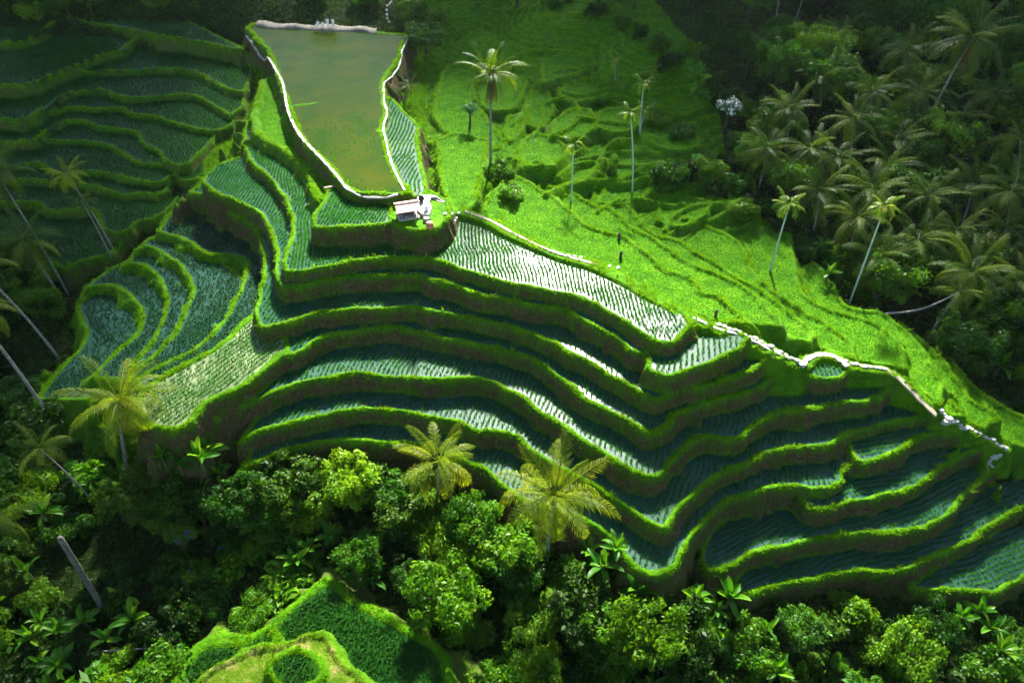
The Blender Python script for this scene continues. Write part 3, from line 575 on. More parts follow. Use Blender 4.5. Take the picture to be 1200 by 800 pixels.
def banana_leaf(name, ln, wd, droop, seed):
    r = random.Random(seed); m = MB(); n = 9; p = Vector((0, 0, 0)); a = 0; rows = []
    for i in range(n + 1):
        t = i / n; ww = 0.03 if t < .14 else wd * math.sin(math.pi * min(1, (t - .1) / .9 * .93 + .07))**.6 * r.uniform(.88, 1.06)
        rows.append((p.copy(), ww)); a -= droop / n * (.35 + 1.3 * t); p = p + Vector((math.cos(a), 0, math.sin(a))) * ln / n
    vs = []; fs = []
    for q, ww in rows: vs += [q + Vector((0, -ww / 2, ww * .22)), q, q + Vector((0, ww / 2, ww * .22))]
    for i in range(n): fs += [(i*3, i*3+1, i*3+4, i*3+3), (i*3+1, i*3+2, i*3+5, i*3+4)]
    m.add(vs, fs); m.tube([q + Vector((0, 0, -.015)) for q, _ in rows], [.03 * (1 - i / 11) for i in range(n + 1)], 4)
    me = bpy.data.meshes.new(name); me.from_pydata(m.v, [], m.f); me.update(); me.materials.append(M['banana']); return me
BAN = [banana_leaf('leaf', 2.1, .62, d, j) for j, d in enumerate((.5, .9, 1.4))]
def ban_stem():
    m = MB(); m.tube([(0, 0, -.5), (0, 0, .8), (.05, 0, 1.7)], [.16, .13, .07], 8); me = bpy.data.meshes.new('stem'); me.from_pydata(m.v, [], m.f); me.materials.append(M['stem']); return me
BST = ban_stem()
# ------------------------------------------------------------------ plants
def inst(name, me, parent, loc=(0, 0, 0), rot=(0, 0, 0), sc=1):
    o = bpy.data.objects.new(name, me); COL.objects.link(o); o.parent = parent; o.location = loc; o.rotation_euler = rot; o.scale = (sc,) * 3 if isinstance(sc, (int, float)) else sc; return o
def palm(label, crown, base, rad=4.6, kind='palm', n=20, tr=.17, dead=0, group=None, fruit=None, bark='bark', curve=.12, up=1.25, dn=-.75, dy=0, sag=0):
    b = hit(*base); b.z = hgt(b.x, b.y); c = at_y(crown[0], crown[1], b.y + dy)
    root = empty('areca_palm' if kind == 'slim' else 'coconut_palm', b); tag(root, label, 'palm', group)
    r = random.Random(hash((crown, base)) % 9999); v = c - b; side = Vector((-v.x, -v.y, 0)) * curve
    m = MB(); pts = [v * t + (side - Vector((0, 0, sag))) * math.sin(math.pi * t) for t in [i / 14 for i in range(15)]]; pts[0] = pts[0] - Vector((0, 0, .4))
    rads = []
    for i in range(15): rads.append(tr * (1.35 if i == 0 else 1 - .35 * i / 14) * (1 + .04 * (i % 2)))
    m.tube(pts, rads, 8); m.build('trunk', M[bark], root, True)
    sc = rad / (2.2 if kind == 'slim' else 4.6)
    for i in range(n):
        t = (i + .5) / n; el = up + (dn - up) * t**.85 + r.uniform(-.12, .12); az = i * 2.39996 + r.uniform(-.25, .25)
        me = FR[kind][min(3, max(0, int(t * 3.2 + r.uniform(-.5, .8))))]
        inst('frond', me, root, v + Vector((math.cos(az) * .12, math.sin(az) * .12, .15)), (r.uniform(-.35, .35), -el, az), sc * r.uniform(.82, 1.08))
    for i in range(dead):
        inst('dead_frond', FR['dead'][r.randint(0, 1)], root, v - Vector((0, 0, .2)), (0, r.uniform(.9, 1.35), i * 2.4 + r.random()), sc * r.uniform(.7, 1.0))
    if fruit:
        g = MB()
        for i in range(9):
            a = i * 2.4; p = v + Vector((math.cos(a) * .3 * sc, math.sin(a) * .3 * sc, -.25 - .06 * (i % 3)))
            g.tube([p + Vector((0, 0, .14)), p + Vector((0, 0, .06)), p, p - Vector((0, 0, .1))], [.02, .1, .12, .03], 6)
        g.build('fruit_cluster', M[fruit], root, True)
    return root
def plant(name, cat, label, p, kind, sc, group=None, seed=0, rot=None):
    root = empty(name, p); tag(root, label, cat, group); q = random.Random(seed); root.rotation_euler = (q.uniform(-.12, .12), q.uniform(-.12, .12), seed * 1.7); root.scale = (q.uniform(.8, 1.2), q.uniform(.8, 1.2), q.uniform(.8, 1.25))
    if name == 'tree':
        h = 3.2 * sc; inst('trunk', TRK[seed % 3], root, (0, 0, 0), (0, 0, 0), sc); inst('crown', TRE[kind][seed % len(TRE[kind])], root, (0, 0, h * .75), (0, 0, 0), sc)
    else:
        inst('foliage', SHR[kind][seed % 4], root, (0, 0, 0), (0, 0, 0), sc); inst('stems', STM[seed % 3], root, (0, 0, 0), (0, 0, 0), sc)
    return root
def banana(label, p, sc, group, seed, n=10):
    r = random.Random(seed); root = empty('banana_plant', p); tag(root, label, 'banana plant', group)
    inst('stem', BST, root, (0, 0, 0), (0, 0, r.random() * 6), sc)
    for i in range(n):
        inst('leaf', BAN[min(2, int(i / n * 3))], root, (0, 0, 1.5 * sc), (r.uniform(-.5, .5), -(1.35 - 1.1 * i / n + r.uniform(-.3, .3)), i * 2.4 + r.uniform(-.7, .7)), sc * r.uniform(.8, 1.1))
    return root
PALMS = [
 ('large bright coconut palm with full round crown rising in front of the lowest terraces', (648,582), (640,668), dict(rad=5.3, kind='palm_bright', n=32, fruit='coconut', dead=0, up=1.35, dn=-.95)),
 ('smaller bright coconut palm with few upright fronds beside the lowest terrace bund', (514,541), (514,598), dict(rad=4.4, kind='palm_bright', n=22, up=1.4, dn=-.5)),
 ('wide yellowing coconut palm with drooping dead fronds standing over the pale rounded paddy', (140,470), (152,560), dict(rad=4.8, kind='palm_bright', n=28, dead=6, fruit='coconut', dn=-1.1)),
 ('small dark palm on a thin leaning stem among bushes below the yellowing palm', (47,526), (111,590), dict(rad=3.0, n=21, tr=.1)),
 ('palm with a small sunlit yellow crown leaning over the shaded basin paddies', (78,205), (132,291), dict(rad=2.9, kind='palm_bright', n=20, tr=.12)),
 ('thin dark palm leaning beside the yellow-crowned palm over the basin', (96,236), (130,301), dict(rad=2.4, n=17, tr=.1)),
 ('dark big-crowned coconut palm with long arching fronds at the basin edge', (28,283), (76,358), dict(rad=4.7, n=25, dead=3)),
 ('dark coconut palm on a long thin trunk cut by the photo edge beside the basin', (-4,203), (80,345), dict(rad=4.2, n=21, tr=.12)),
 ('coconut palm whose trunk leans out of the picture beside the terraced bowl', (-28,312), (70,421), dict(rad=4.2, n=20, tr=.15)),
 ('coconut palm with pale trunk leaning out of frame beyond the yellowing palm', (-34,362), (57,486), dict(rad=4.2, n=20, tr=.17)),
 ('dark coconut palm with fronds reaching in from the edge above the bare leaning trunk', (-22,612), (-6,690), dict(rad=4.4, n=23)),
 ('tall straight coconut palm with brown skirt of dead fronds behind the hut', (575,88), (575,193), dict(rad=4.6, n=23, dead=15, tr=.19, up=1.5, dn=-.3)),
 ('low dark palm with orange fruit beside the path along the muddy pond', (478,101), (474,120), dict(rad=2.4, n=17, fruit='fruit', dead=2)),
 ('thin areca palm, taller one of a cluster on the far green slope', (754,99), (749,154), dict(rad=1.9, kind='slim', n=9, tr=.1, bark='slim_bark')),
 ('thin areca palm with pale straight stem in front of the areca cluster', (739,133), (741,225), dict(rad=2.0, kind='slim', n=9, tr=.11, bark='slim_bark')),
 ('short curved areca palm leaning beside the areca cluster', (757,130), (750,157), dict(rad=1.8, kind='slim', n=9, tr=.08, bark='slim_bark', curve=.4)),
 ('single slender areca palm on the green terraces behind the tall straight palm', (672,170), (669,237), dict(rad=2.0, kind='slim', n=8, tr=.11, bark='slim_bark')),
 ('small yellow palm top on the hazy far slope', (720,72), (721,92), dict(rad=1.9, kind='slim', n=9, tr=.1)),
 ('smallest yellow palm top at the edge of the hazy slope', (765,83), (766,97), dict(rad=1.5, kind='slim', n=8, tr=.08)),
 ('areca palm with pale green stem at the edge of the valley terraces', (925,240), (902,318), dict(rad=2.5, kind='slim', n=15, tr=.13, bark='slim_bark')),
 ('tall leaning areca palm with orange fruit in front of the dark valley palms', (1037,243), (995,356), dict(rad=2.3, kind='slim', n=13, tr=.12, fruit='fruit', bark='slim_bark')),
 ('olive coconut palm with broad arching fronds behind the fruiting areca palm', (1075,282), (1062,345), dict(rad=4.9, n=25)),
 ('brighter coconut palm on a leaning trunk beside the dark valley thicket', (1140,320), (1086,399), dict(rad=5.2, n=27, dead=2, fruit='coconut')),
 ('palm with a bent pale trunk bowed low across the dark thicket', (1124,342), (1034,368), dict(rad=2.6, n=14, tr=.12, curve=-.05, sag=.9, dead=3)),
 ('tall coconut palm with huge olive crown and leaning pale trunk in the hazy corner', (1140,45), (1082,152), dict(rad=6.4, n=27, dead=5, tr=.2)),
 ('feathery coconut palm next to the bright round tree in the valley', (966,92), (958,140), dict(rad=4.6, n=24)),
 ('coconut palm with upright pale fronds behind the valley thicket', (1022,108), (1012,160), dict(rad=4.5, n=23)),
 ('dark coconut palm with yellow frond tips below the bright round tree', (925,128), (920,178), dict(rad=4.5, n=23, dead=3)),
 ('yellow-green coconut palm in the middle of the valley thicket', (982,186), (975,235), dict(rad=4.3, n=23)),
 ('greyish coconut palm behind the tall fruiting areca palm', (1022,222), (1012,280), dict(rad=4.9, n=23, dead=3)),
 ('dim coconut palm with drooping fronds by the round yellow-green tree', (1185,225), (1170,300), dict(rad=4.9, n=23, dead=2)),
 ('dim coconut palm above the olive feathery tree at the picture edge', (1178,268), (1160,320), dict(rad=4.0, n=20)),
 ('dim coconut palm cut by the picture edge below the hazy corner palm', (1196,165), (1185,230), dict(rad=4.6, n=20)),
 ('palm on a pale trunk running out of the top of the photo', (950,-32), (928,42), dict(rad=4.6, n=20, tr=.16)),
 ('palm on a curved trunk running out of the top beside a paler one', (914,-28), (906,48), dict(rad=4.4, n=20, tr=.14)),
 ('palm of a close pair with trunks cut by the top edge, inner one', (1062,-45), (1043,22), dict(rad=4.6, n=20, tr=.16)),
 ('palm of a close pair with trunks cut by the top edge, outer one', (1078,-40), (1047,24), dict(rad=4.6, n=20, tr=.16)),
 ('palm on a leaning trunk cut by the top edge near the corner palm', (1120,-38), (1106,22), dict(rad=4.6, n=20, tr=.15)),
]
for lab, c, b, kw in PALMS: palm(lab, c, b, **kw)
# single trees and shrubs that stand out
def ground(px, py): p = hit(px, py); p.z = hgt(p.x, p.y); return p
plant('tree', 'tree', 'bright leafy tree standing over the dark thicket below the hazy corner palm', ground(1108, 195), 'b', 1.25, seed=1)
plant('tree', 'tree', 'bright round tree beside the feathery palm above the far valley bank', ground(908, 112), 'b', 1.25, seed=2)
plant('tree', 'tree', 'olive feathery tree spreading behind the brighter leaning coconut palm', ground(1160, 345), 'o', 1.5, seed=0)
plant('tree', 'tree', 'pale bluish sapling beside the tall straight palm behind the hut', ground(550, 152), 'p', .9, seed=0)
plant('tree', 'tree', 'large bright round-crowned tree in the gully above the spur paddy', ground(520, 722), 'b', 1.15, seed=0)
for i, (x, y, s, lb) in enumerate([(585, 205, .9, 'bushy bright shrub at the foot of the tall straight palm'), (600, 232, .8, 'bright shrub on the bank between the hut and the tall palm'), (715, 200, .8, 'light green rounded shrub on the terraces beside the areca palm'), (705, 122, .55, 'small bright shrub on a far terrace bund'), (832, 188, .7, 'bright little shrub beside the bare earth patch'), (770, 145, .8, 'dark shrub on the bank behind the areca cluster'), (800, 160, .9, 'dark shrub next to the white flowering tree'), (830, 210, 1.2, 'dense dark shrub below the bare earth patch'), (878, 140, .7, 'yellow-leaved shrub near the white flowering tree')]):
    plant('shrub', 'shrub', lb, ground(x, y), 'b' if 'right' in lb.split(' on')[0] or 'light' in lb else 'a', s, seed=i)
# white flowering tree
t = plant('tree', 'tree', 'small tree covered in white blossoms on the far valley bank', ground(846, 158), 'p', 1.25, seed=0)
inst('blossoms', leaf_cloud('blossoms', lobes(1.55, 6, 90, 1.0), 260, .26, M['blossom'], 5, .6, .8, 0), t, (0, 0, 3.2 * 1.25 * .75), (0, 0, 0), 1.25)
# jungle by zones: where a crown may show in the photo
LINE = np.array([(-100,400),(0,430),(50,470),(95,545),(170,540),(230,522),(300,552),(335,537),(480,533),(520,552),(590,592),(700,648),(760,697),(830,702),(870,706),(1000,694),(1090,706),(1300,704)])
SPUR = [(195,815),(215,765),(248,738),(300,738),(350,690),(385,668),(410,680),(540,755),(560,830)]
VAL = [(870,60),(1000,25),(1230,0),(1230,470),(1150,455),(1110,415),(1055,370),(1000,355),(960,290),(925,262),(880,230),(860,150)]
LEFT = [(-60,250),(10,250),(70,300),(85,350),(55,430),(40,470),(90,545),(-60,560)]
TOP = [(480,-40),(1230,-60),(1230,20),(900,55),(860,40),(800,10),(640,20),(560,-5)]
TOPM = [(300,-60),(520,-60),(515,40),(495,75),(482,60),(484,30),(455,-2),(440,18),(300,12)]
TOPL = [(-80,-60),(300,-60),(290,10),(150,30),(40,25),(-80,30)]
def inpx(p, poly):
    return bool(in_poly(np.array([p[0]]), np.array([p[1]]), poly)[0])
placed = []
def scatter(zone, n, kinds, smin, smax, xr, yr, gap=.8):
    """kinds: list of (name, kind, weight, label, group)"""
    tries = 0; got = 0
    while got < n and tries < n * 60:
        tries += 1
        x, y = random.uniform(*xr), random.uniform(*yr); z = hgt(x, y); i, j = idx(np.array([x]), np.array([y]))
        if OWN[i[0], j[0]] >= 0 and DROP[i[0], j[0]] < 1.6: continue
        nm, kd, _, lb, gr = random.choices(kinds, [k[2] for k in kinds])[0]
        s = random.uniform(smin, smax) * (1 if nm != 'tree' else .95); r = (1.9 if nm == 'shrub' else 2.6 if nm == 'tree' else 1.4) * s; hh = (2.3 if nm == 'shrub' else 5.0 if nm == 'tree' else 2.6) * s
        a = proj((x, y, z)); c = proj((x, y, z + hh * .6)); tp = proj((x, y, z + hh)); pr = r * FPX / math.dist((x, y, z), (0, 0, CAMH))
        if zone == 'fg':
            if tp[1] - pr * .3 < np.interp(c[0], LINE[:, 0], LINE[:, 1]) or not -80 < c[0] < 1280 or c[1] > 880: continue
            if any(inpx((c[0] + dx, c[1] + dy), SPUR) for dx, dy in ((0, 0), (pr * .7, 0), (-pr * .7, 0), (0, pr * .7), (0, -pr * .8))): continue
            if any(inpx((c[0] + dx, c[1] + dy), CLEAR) for dx, dy in ((0, 0), (pr * .5, 0), (-pr * .5, 0))): continue
        else:
            Z = {'val': VAL, 'left': LEFT, 'top': TOP, 'topl': TOPL, 'topm': TOPM}[zone]
            if not inpx(c, Z) or not inpx(a, Z): continue
        if any((x - q[0])**2 + (y - q[1])**2 < (gap * (r + q[2]) * .5)**2 for q in placed): continue
        placed.append((x, y, r)); got += 1
        p = Vector((x, y, z - .15)); sd = random.randint(0, 999)
        if nm == 'banana': banana(lb, p, s, gr, sd, random.randint(7, 10))
        else: plant(nm, nm, lb, p, kd, s, gr, sd)
    return got
CLEAR = [(60,620),(130,720),(130,735),(110,735),(55,640)]
def zone(nm, n, a, b, xr, yr, where, grp, gap=.8, mix=(4, 3, 3, 1, 1)):
    return scatter(nm, n, [('shrub', 'a', mix[0], 'leafy mid green shrub crowding ' + where, 'mid green shrubs ' + grp), ('shrub', 'b', mix[1], 'bright fresh green shrub ' + where, 'bright shrubs ' + grp),
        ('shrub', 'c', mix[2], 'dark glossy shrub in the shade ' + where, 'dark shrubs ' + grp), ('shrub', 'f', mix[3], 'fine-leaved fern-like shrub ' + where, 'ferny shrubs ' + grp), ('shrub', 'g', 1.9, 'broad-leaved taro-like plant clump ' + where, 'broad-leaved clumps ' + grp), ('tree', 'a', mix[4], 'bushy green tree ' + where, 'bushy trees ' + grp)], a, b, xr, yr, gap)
FG = []
# banana plants where the photo shows them
BN = [(195,535),(215,545),(240,540),(262,552),(250,530),(390,625),(365,640),(350,655),(410,640),(105,725),(75,735),(55,725),(150,700),(165,725),(130,745),(45,745),(690,650),(705,665),(670,665),(720,640),(810,705),(835,710),(850,700),(825,730),(1120,720),(1105,735),(1140,715),(710,740),(720,730),(1165,760),(745,690)]
WHERE = [((150,300),'above the gully beside the pale rounded paddy'), ((340,420),'in the gully behind the spur paddy'), ((0,175),'around the foot of the bare leaning trunk'), ((640,760),'beside the big bright palm'), ((790,860),'under the outermost point of the lowest terrace'), ((1090,1180),'below the narrow last terrace')]
for k, (x, y) in enumerate(BN):
    g = ground(x, y + 12); wh = [w for (a, b), w in WHERE if a <= x <= b]; wh = wh[0] if wh and not (x < 175 and y < 600) else WHERE[0][1]
    banana('broad-leaved green banana plant ' + wh, g, random.uniform(.75, 1.1), 'banana plants ' + wh, k); placed.append((g.x, g.y, .8))
for k, (x, y) in enumerate([(960,300),(972,312),(985,318),(968,330),(1010,342),(1030,338),(1045,345),(1020,355),(1060,352)]):
    g = ground(x, y); banana('banana plant at the dark edge of the valley terraces', g, random.uniform(.75, 1.05), 'banana plants at the valley edge', 50 + k)
for k, (x, y) in enumerate([(1130,425),(1150,430),(1165,440),(1180,425)]):
    banana('banana plant in the dark thicket behind the ridge end', ground(x, y), random.uniform(.8, 1.1), 'banana plants in the ridge thicket', 70 + k)
banana('single bright banana plant on the far slope beside the blossoming tree', ground(815, 112), 1.5, None, 90, 9)
def tall(x, ytop, kind, dy, label, group, seed):
    b = ground(x, ytop + dy); t = at_y(x, ytop, b.y); sc = min(1.7, max(.5, (t.z - b.z) / 8.6)); plant('tree', 'tree', label, b, kind, sc, group, seed); placed.append((b.x, b.y, 1.3 * sc))
for k, (x, y, kd) in enumerate([(165,545,'c'),(205,552,'a'),(245,556,'c'),(285,556,'a'),(318,548,'b'),(345,540,'c'),(380,535,'a'),(415,532,'b'),(450,535,'a'),(480,545,'c'),(555,575,'a'),(585,602,'b'),(610,625,'a'),(690,668,'c'),(725,690,'b'),(752,706,'a'),(790,708,'c')]):
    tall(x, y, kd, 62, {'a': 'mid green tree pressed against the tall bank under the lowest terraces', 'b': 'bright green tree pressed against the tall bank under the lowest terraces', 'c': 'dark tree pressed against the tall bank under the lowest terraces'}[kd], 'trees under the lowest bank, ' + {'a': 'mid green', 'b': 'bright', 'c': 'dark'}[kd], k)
for k, (x, y) in enumerate([(700,18),(725,30),(745,48),(770,60),(790,78),(812,60),(838,95),(850,120),(862,145),(868,175),(850,200),(858,225),(880,238),(898,250),(915,262),(890,205),(800,205),(785,215),(835,232),(870,255),(930,285),(945,300)]):
    plant('shrub', 'shrub', ('dark shrub in the straggling row between the far terraces and the palm valley', 'mid green shrub in the straggling row between the far terraces and the palm valley')[k % 2], ground(x + random.uniform(-6, 6), y + random.uniform(-5, 5)), 'ca'[k % 2], random.uniform(.6, 1.3), ('dark', 'mid green')[k % 2] + ' shrubs along the valley rim', k)
n1 = zone('fg', 52, .55, 1.3, (-62, -28), (18, 72), 'in the shaded gully below the yellowing palm', 'in the shaded gully', .6, (3, 1, 6, 1, 2))
n2 = zone('fg', 74, .45, 1.15, (-30, 12), (18, 66), 'in the gully below the curved terraces', 'in the middle gully', .58, (4, 5, 2, 2, 1))
n3 = zone('fg', 62, .45, 1.1, (10, 56), (16, 52), 'below the lowest stepped terraces', 'below the lowest terraces', .58, (4, 4, 3, 2, 1))
nb_ = scatter('fg', 46, [('banana', None, 1, 'scattered banana plant standing among the gully shrubs', 'banana plants scattered in the gully')], .6, 1.05, (-55, 54), (16, 60), .5)
n4 = zone('val', 110, .8, 1.5, (30, 110), (60, 165), 'in the dark palm valley', 'in the palm valley', .6, (1.2, .3, 1.8, .2, 9))
n5 = zone('left', 24, .7, 1.3, (-90, -35), (45, 125), 'beside the shaded basin', 'beside the basin', .75, (2, .4, 4, .2, 4))
n6 = zone('top', 40, .9, 1.6, (-40, 130), (110, 175), 'on the hazy far rim', 'on the far rim', .75, (1, .2, 2, .1, 7))
n8 = zone('topm', 12, .8, 1.3, (-40, 10), (110, 178), 'beside the far end of the pond', 'beyond the pond', .7, (1, .4, 2, .1, 4))
n7 = zone('topl', 16, .9, 1.5, (-130, -20), (110, 175), 'above the shaded basin', 'above the basin', .8, (1, .2, 2, .1, 6))
print('PLANTS', n1, n2, n3, n4, n5, n6, n7)
vr = random.Random(3)
for k, (cx_, cy_) in enumerate([(1000,140),(1050,165),(1080,110),(950,175),(1045,195),(1090,230),(1140,215),(1125,140),(1005,255),(960,225),(1165,110),(900,175),(1060,60),(985,40),(1120,270),(1195,330),(1030,300)]):
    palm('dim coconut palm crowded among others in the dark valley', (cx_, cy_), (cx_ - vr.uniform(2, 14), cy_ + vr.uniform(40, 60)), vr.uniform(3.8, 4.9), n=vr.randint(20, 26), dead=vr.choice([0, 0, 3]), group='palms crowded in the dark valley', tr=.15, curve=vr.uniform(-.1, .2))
# undergrowth on the jungle floor
ii = np.nonzero(((OWN < 0) & (floor_ > .5) & (GY < 175) & (abs(GX) < 110)).ravel())[0]
area = np.outer(np.gradient(XS), np.gradient(YS)).ravel()[ii]
gi = np.repeat(ii, rng.poisson(np.minimum(area * 5, 3)))
gx = GX.ravel()[gi] + rng.uniform(-.5, .5, len(gi)) * np.gradient(XS)[gi // NY]; gy = GY.ravel()[gi] + rng.uniform(-.5, .5, len(gi)) * np.gradient(YS)[gi % NY]
blades('undergrowth', np.stack([gx, gy, HT.ravel()[gi]], 1), 5, .35, .12, 1.2, M['leafC'], 'dark low undergrowth on the gully and valley floor')
print('UNDER', len(gi))
# ------------------------------------------------------------------ paths, stones, steps
M['concrete'] = solid_mat('pale_worn_concrete', (.42, .40, .34), .6, .65, 1.3, bump=.3)
M['soilpath'] = solid_mat('trodden_pale_soil', (.34, .29, .20), .9, .45, 2, bump=.4)
M['stone'] = solid_mat('limewashed_stone', (.45, .43, .37), .6, .35, 5, bump=.4)
def ribbon(name, pts, wd, mat, lift=.07, lab=None):
    q = chaikin([at(a, b, z) for a, b, z in pts], 2); d = []
    for a, b in zip(q[:-1], q[1:]):
        k = max(1, int(np.hypot(*(b - a)) / .5)); d += [a + (b - a) * i / k for i in range(k)]
    d.append(q[-1]); vs = []; fs = []; n = len(d); zs = []
    for i, p in enumerate(d):
        t = d[min(i+1, n-1)] - d[max(i-1, 0)]; t = t / max(np.hypot(*t), 1e-6); s = np.array([-t[1], t[0]])
        zs.append(max(hgt(*(p + s * k * wd / 2)) for k in (-1, -.5, 0, .5, 1)))
    zs = np.convolve(np.pad(zs, 3, mode='edge'), np.ones(7) / 7, 'valid')
    for i, p in enumerate(d):
        t = d[min(i+1, n-1)] - d[max(i-1, 0)]; t = t / max(np.hypot(*t), 1e-6); s = np.array([-t[1], t[0]]) * wd / 2 * (1 + .35 * math.sin(i * 1.9) * math.sin(i * .37) + random.uniform(-.15, .15)); z = zs[i] + lift
        vs += [(p[0] + s[0], p[1] + s[1], z - .2), (p[0] + s[0], p[1] + s[1], z), (p[0] - s[0], p[1] - s[1], z), (p[0] - s[0], p[1] - s[1], z - .2)]
    for i in range(n - 1):
        for k in range(3): fs.append((i*4+k, i*4+k+1, i*4+k+5, i*4+k+4))
    fs += [(3, 2, 1, 0), tuple((n - 1) * 4 + k for k in range(4))]
    m = MB(); m.add(vs, fs); o = m.build(name, M[mat]); tag(o, lab, kind='structure'); return o
pz = 15.95
ribbon('path', [(a, b, pz) for a, b in [(287,34),(300,51),(313,62),(322,80),(331,95),(334,110),(336,125),(342,142),(352,160),(366,175),(382,191),(397,208),(406,221),(420,227),(445,228.5),(466,227.5)]], .34, 'concrete', lab='pale concrete walkway along the pond bund')
ribbon('path', [(a, b, pz) for a, b in [(457,29),(474,34),(480,41),(471,55),(470,70),(458,85),(449,97),(450,110),(450,122),(455,132),(448,148),(452,162),(455,180),(462,200),(474,222)]], .24, 'concrete', lab='narrow pale walkway winding along the far side of the pond')
ribbon('path', [(545,248,12.5),(575,258,12.5),(600,273,12.4),(650,297,12.3),(700,310,12.3)], .35, 'soilpath')
ribbon('path', [(812,372,11.6),(822,376,11.4),(838,384,11.0),(855,390,10.5),(880,401,9.6),(905,412,8.7),(925,421,7.8)], .34, 'concrete')
ribbon('path', [(940,432,7.0),(942,424,7.0),(950,418,7.0),(962,415,7.0),(976,417,6.9),(986,423,6.8),(993,430,6.7)], .55, 'concrete', .1)
ribbon('path', [(1038,433,6.0),(1052,441,5.6),(1066,453,4.9),(1082,468,4.1),(1100,482,3.5)], .55, 'soilpath')
def stone_mesh(seed):
    r = random.Random(seed); m = MB(); n = 8; top = []; bot = []; mid = []
    for i in range(n):
        a = 6.283 * i / n; k = r.uniform(.85, 1.12); x, y = math.cos(a) * .30 * k, math.sin(a) * .22 * k
        bot.append((x, y, -.25)); mid.append((x, y, .06)); top.append((x * .86, y * .86, .10))
    m.add(bot + mid + top, [(i, (i+1) % n, n + (i+1) % n, n + i) for i in range(n)] + [(n + i, n + (i+1) % n, 2*n + (i+1) % n, 2*n + i) for i in range(n)] + [tuple(range(2*n, 3*n))])
    me = bpy.data.meshes.new('stone'); me.from_pydata(m.v, [], m.f); me.materials.append(M['stone']); return me
STO = [stone_mesh(i) for i in range(4)]
def stones(pts, n, label, group, z, sc=1.0, jit=.08):
    q = np.array([hit(a, b)[:2] for a, b in pts]); seg = np.hypot(*np.diff(q, axis=0).T); cum = np.concatenate([[0], np.cumsum(seg)])
    for k in range(n):
        t = cum[-1] * k / max(n - 1, 1); x = np.interp(t, cum, q[:, 0]); y = np.interp(t, cum, q[:, 1]); j = min(np.searchsorted(cum, t), len(q) - 1); d = q[j] - q[j-1]
        x += random.uniform(-jit, jit); y += random.uniform(-jit, jit)
        o = link('stepping_stone', STO[k % 4]); o.location = (x, y, hgt(x, y) + .07); o.rotation_euler = (random.uniform(-.06, .06), random.uniform(-.06, .06), math.atan2(d[1], d[0]) + random.uniform(-.2, .2)); o.scale = (sc * random.uniform(.85, 1.15),) * 3
        tag(o, label, 'stepping stone', group)
stones([(645,295),(662,299),(680,303)], 6, 'small white stepping stone on the ridge above the wide silvery paddy', 'stones above the silvery paddy', 12.3, .8)
stones([(714,312),(724,315)], 3, 'white stone in the short row farther down the silvery paddy edge', 'stones at the silvery paddy edge', 12.3, .9)
stones([(842,381),(858,387),(880,396),(900,406),(922,418),(938,427)], 17, 'white stepping stone in the long row beside the concrete ridge path', 'stones beside the concrete ridge path', 9.6)
stones([(992,424),(1010,430),(1036,432)], 9, 'white stepping stone between the curved white path and the soil path', 'stones after the curved path', 6.4, .95)
stones([(1103,481),(1108,486),(1112,492)], 4, 'white stepping stone at the lower end of the soil path', 'stones at the soil path end', 3.2, .9)
stones([(1108,494),(1117,494.5),(1124,495)], 5, 'large white stone of the cross row over the narrow upper paddy corner', 'cross row of stones', 2.7, 1.2)
stones([(1126,502),(1137,503),(1150,509),(1165,517),(1178,525)], 12, 'white stepping stone on the ridge end descending to the picture edge', 'stones down the ridge end', 1.8, 1.0)
stones([(1173,532),(1168,536),(1161,539),(1158,544),(1161,547)], 7, 'white stone in the last winding steps below the ridge end', 'stones of the winding steps', .4, .9)
stones([(521,251),(529,251.5),(537,250),(546,249)], 6, 'white stone in the row leading from the hut steps to the ridge', 'stones from the hut', 12.6, .8)
stones([(459,1),(453,10),(453,20),(456,27)], 9, 'pale stepping stone on the path climbing beyond the pond', 'stones beyond the pond', 16.3, 1.2)
# ------------------------------------------------------------------ hut
M['roof'] = solid_mat('faded_pink_roof_tiles', (.74, .40, .32), .75, .2, 7, bump=.4)
M['wood'] = solid_mat('weathered_grey_wood', (.17, .14, .11), .85, .45, 5, bump=.4)
M['white'] = solid_mat('white_cloth', (.78, .78, .76), .8, .12, 3)
M['skin'] = solid_mat('brown_skin', (.30, .17, .10), .6, .1)
M['hair'] = solid_mat('black_hair', (.015, .012, .01), .6, .2)
M['clay'] = solid_mat('orange_clay', (.55, .22, .12), .8, .25, 4)
M['rock'] = solid_mat('grey_rock', (.30, .29, .27), .85, .5, 4, bump=.7)
M['grey'] = solid_mat('grey_sack', (.22, .22, .25), .85, .4, 4)
M['tarp'] = solid_mat('bright_green_cloth', (.10, .50, .05), .6, .2, 3)
hx, hy = at(477, 257, 14.7); hz = hgt(hx, hy) - .05
hut = empty('hut', (hx, hy + .9, hz)); hut.rotation_euler = (0, 0, R(17)); hut.scale = (.76, .76, .76); tag(hut, 'small open hut with faded pink tiled roof at the end of the square paddy', 'hut')
def hmesh(name, mb, mat, par=hut): return mb.build(name, M[mat], par)
m = MB(); m.box((0, 0, .0), (3.1, 2.5, .7)); hmesh('platform', m, 'stone')
for sx in (-1.3, 1.3):
    for sy in (-.95, .95):
        m = MB(); m.box((sx, sy, 1.05), (.14, .14, 1.5)); hmesh('post', m, 'wood')
m = MB(); m.box((0, 1.02, .95), (2.5, .06, 1.2)); hmesh('back_wall', m, 'wood')
rf = MB()
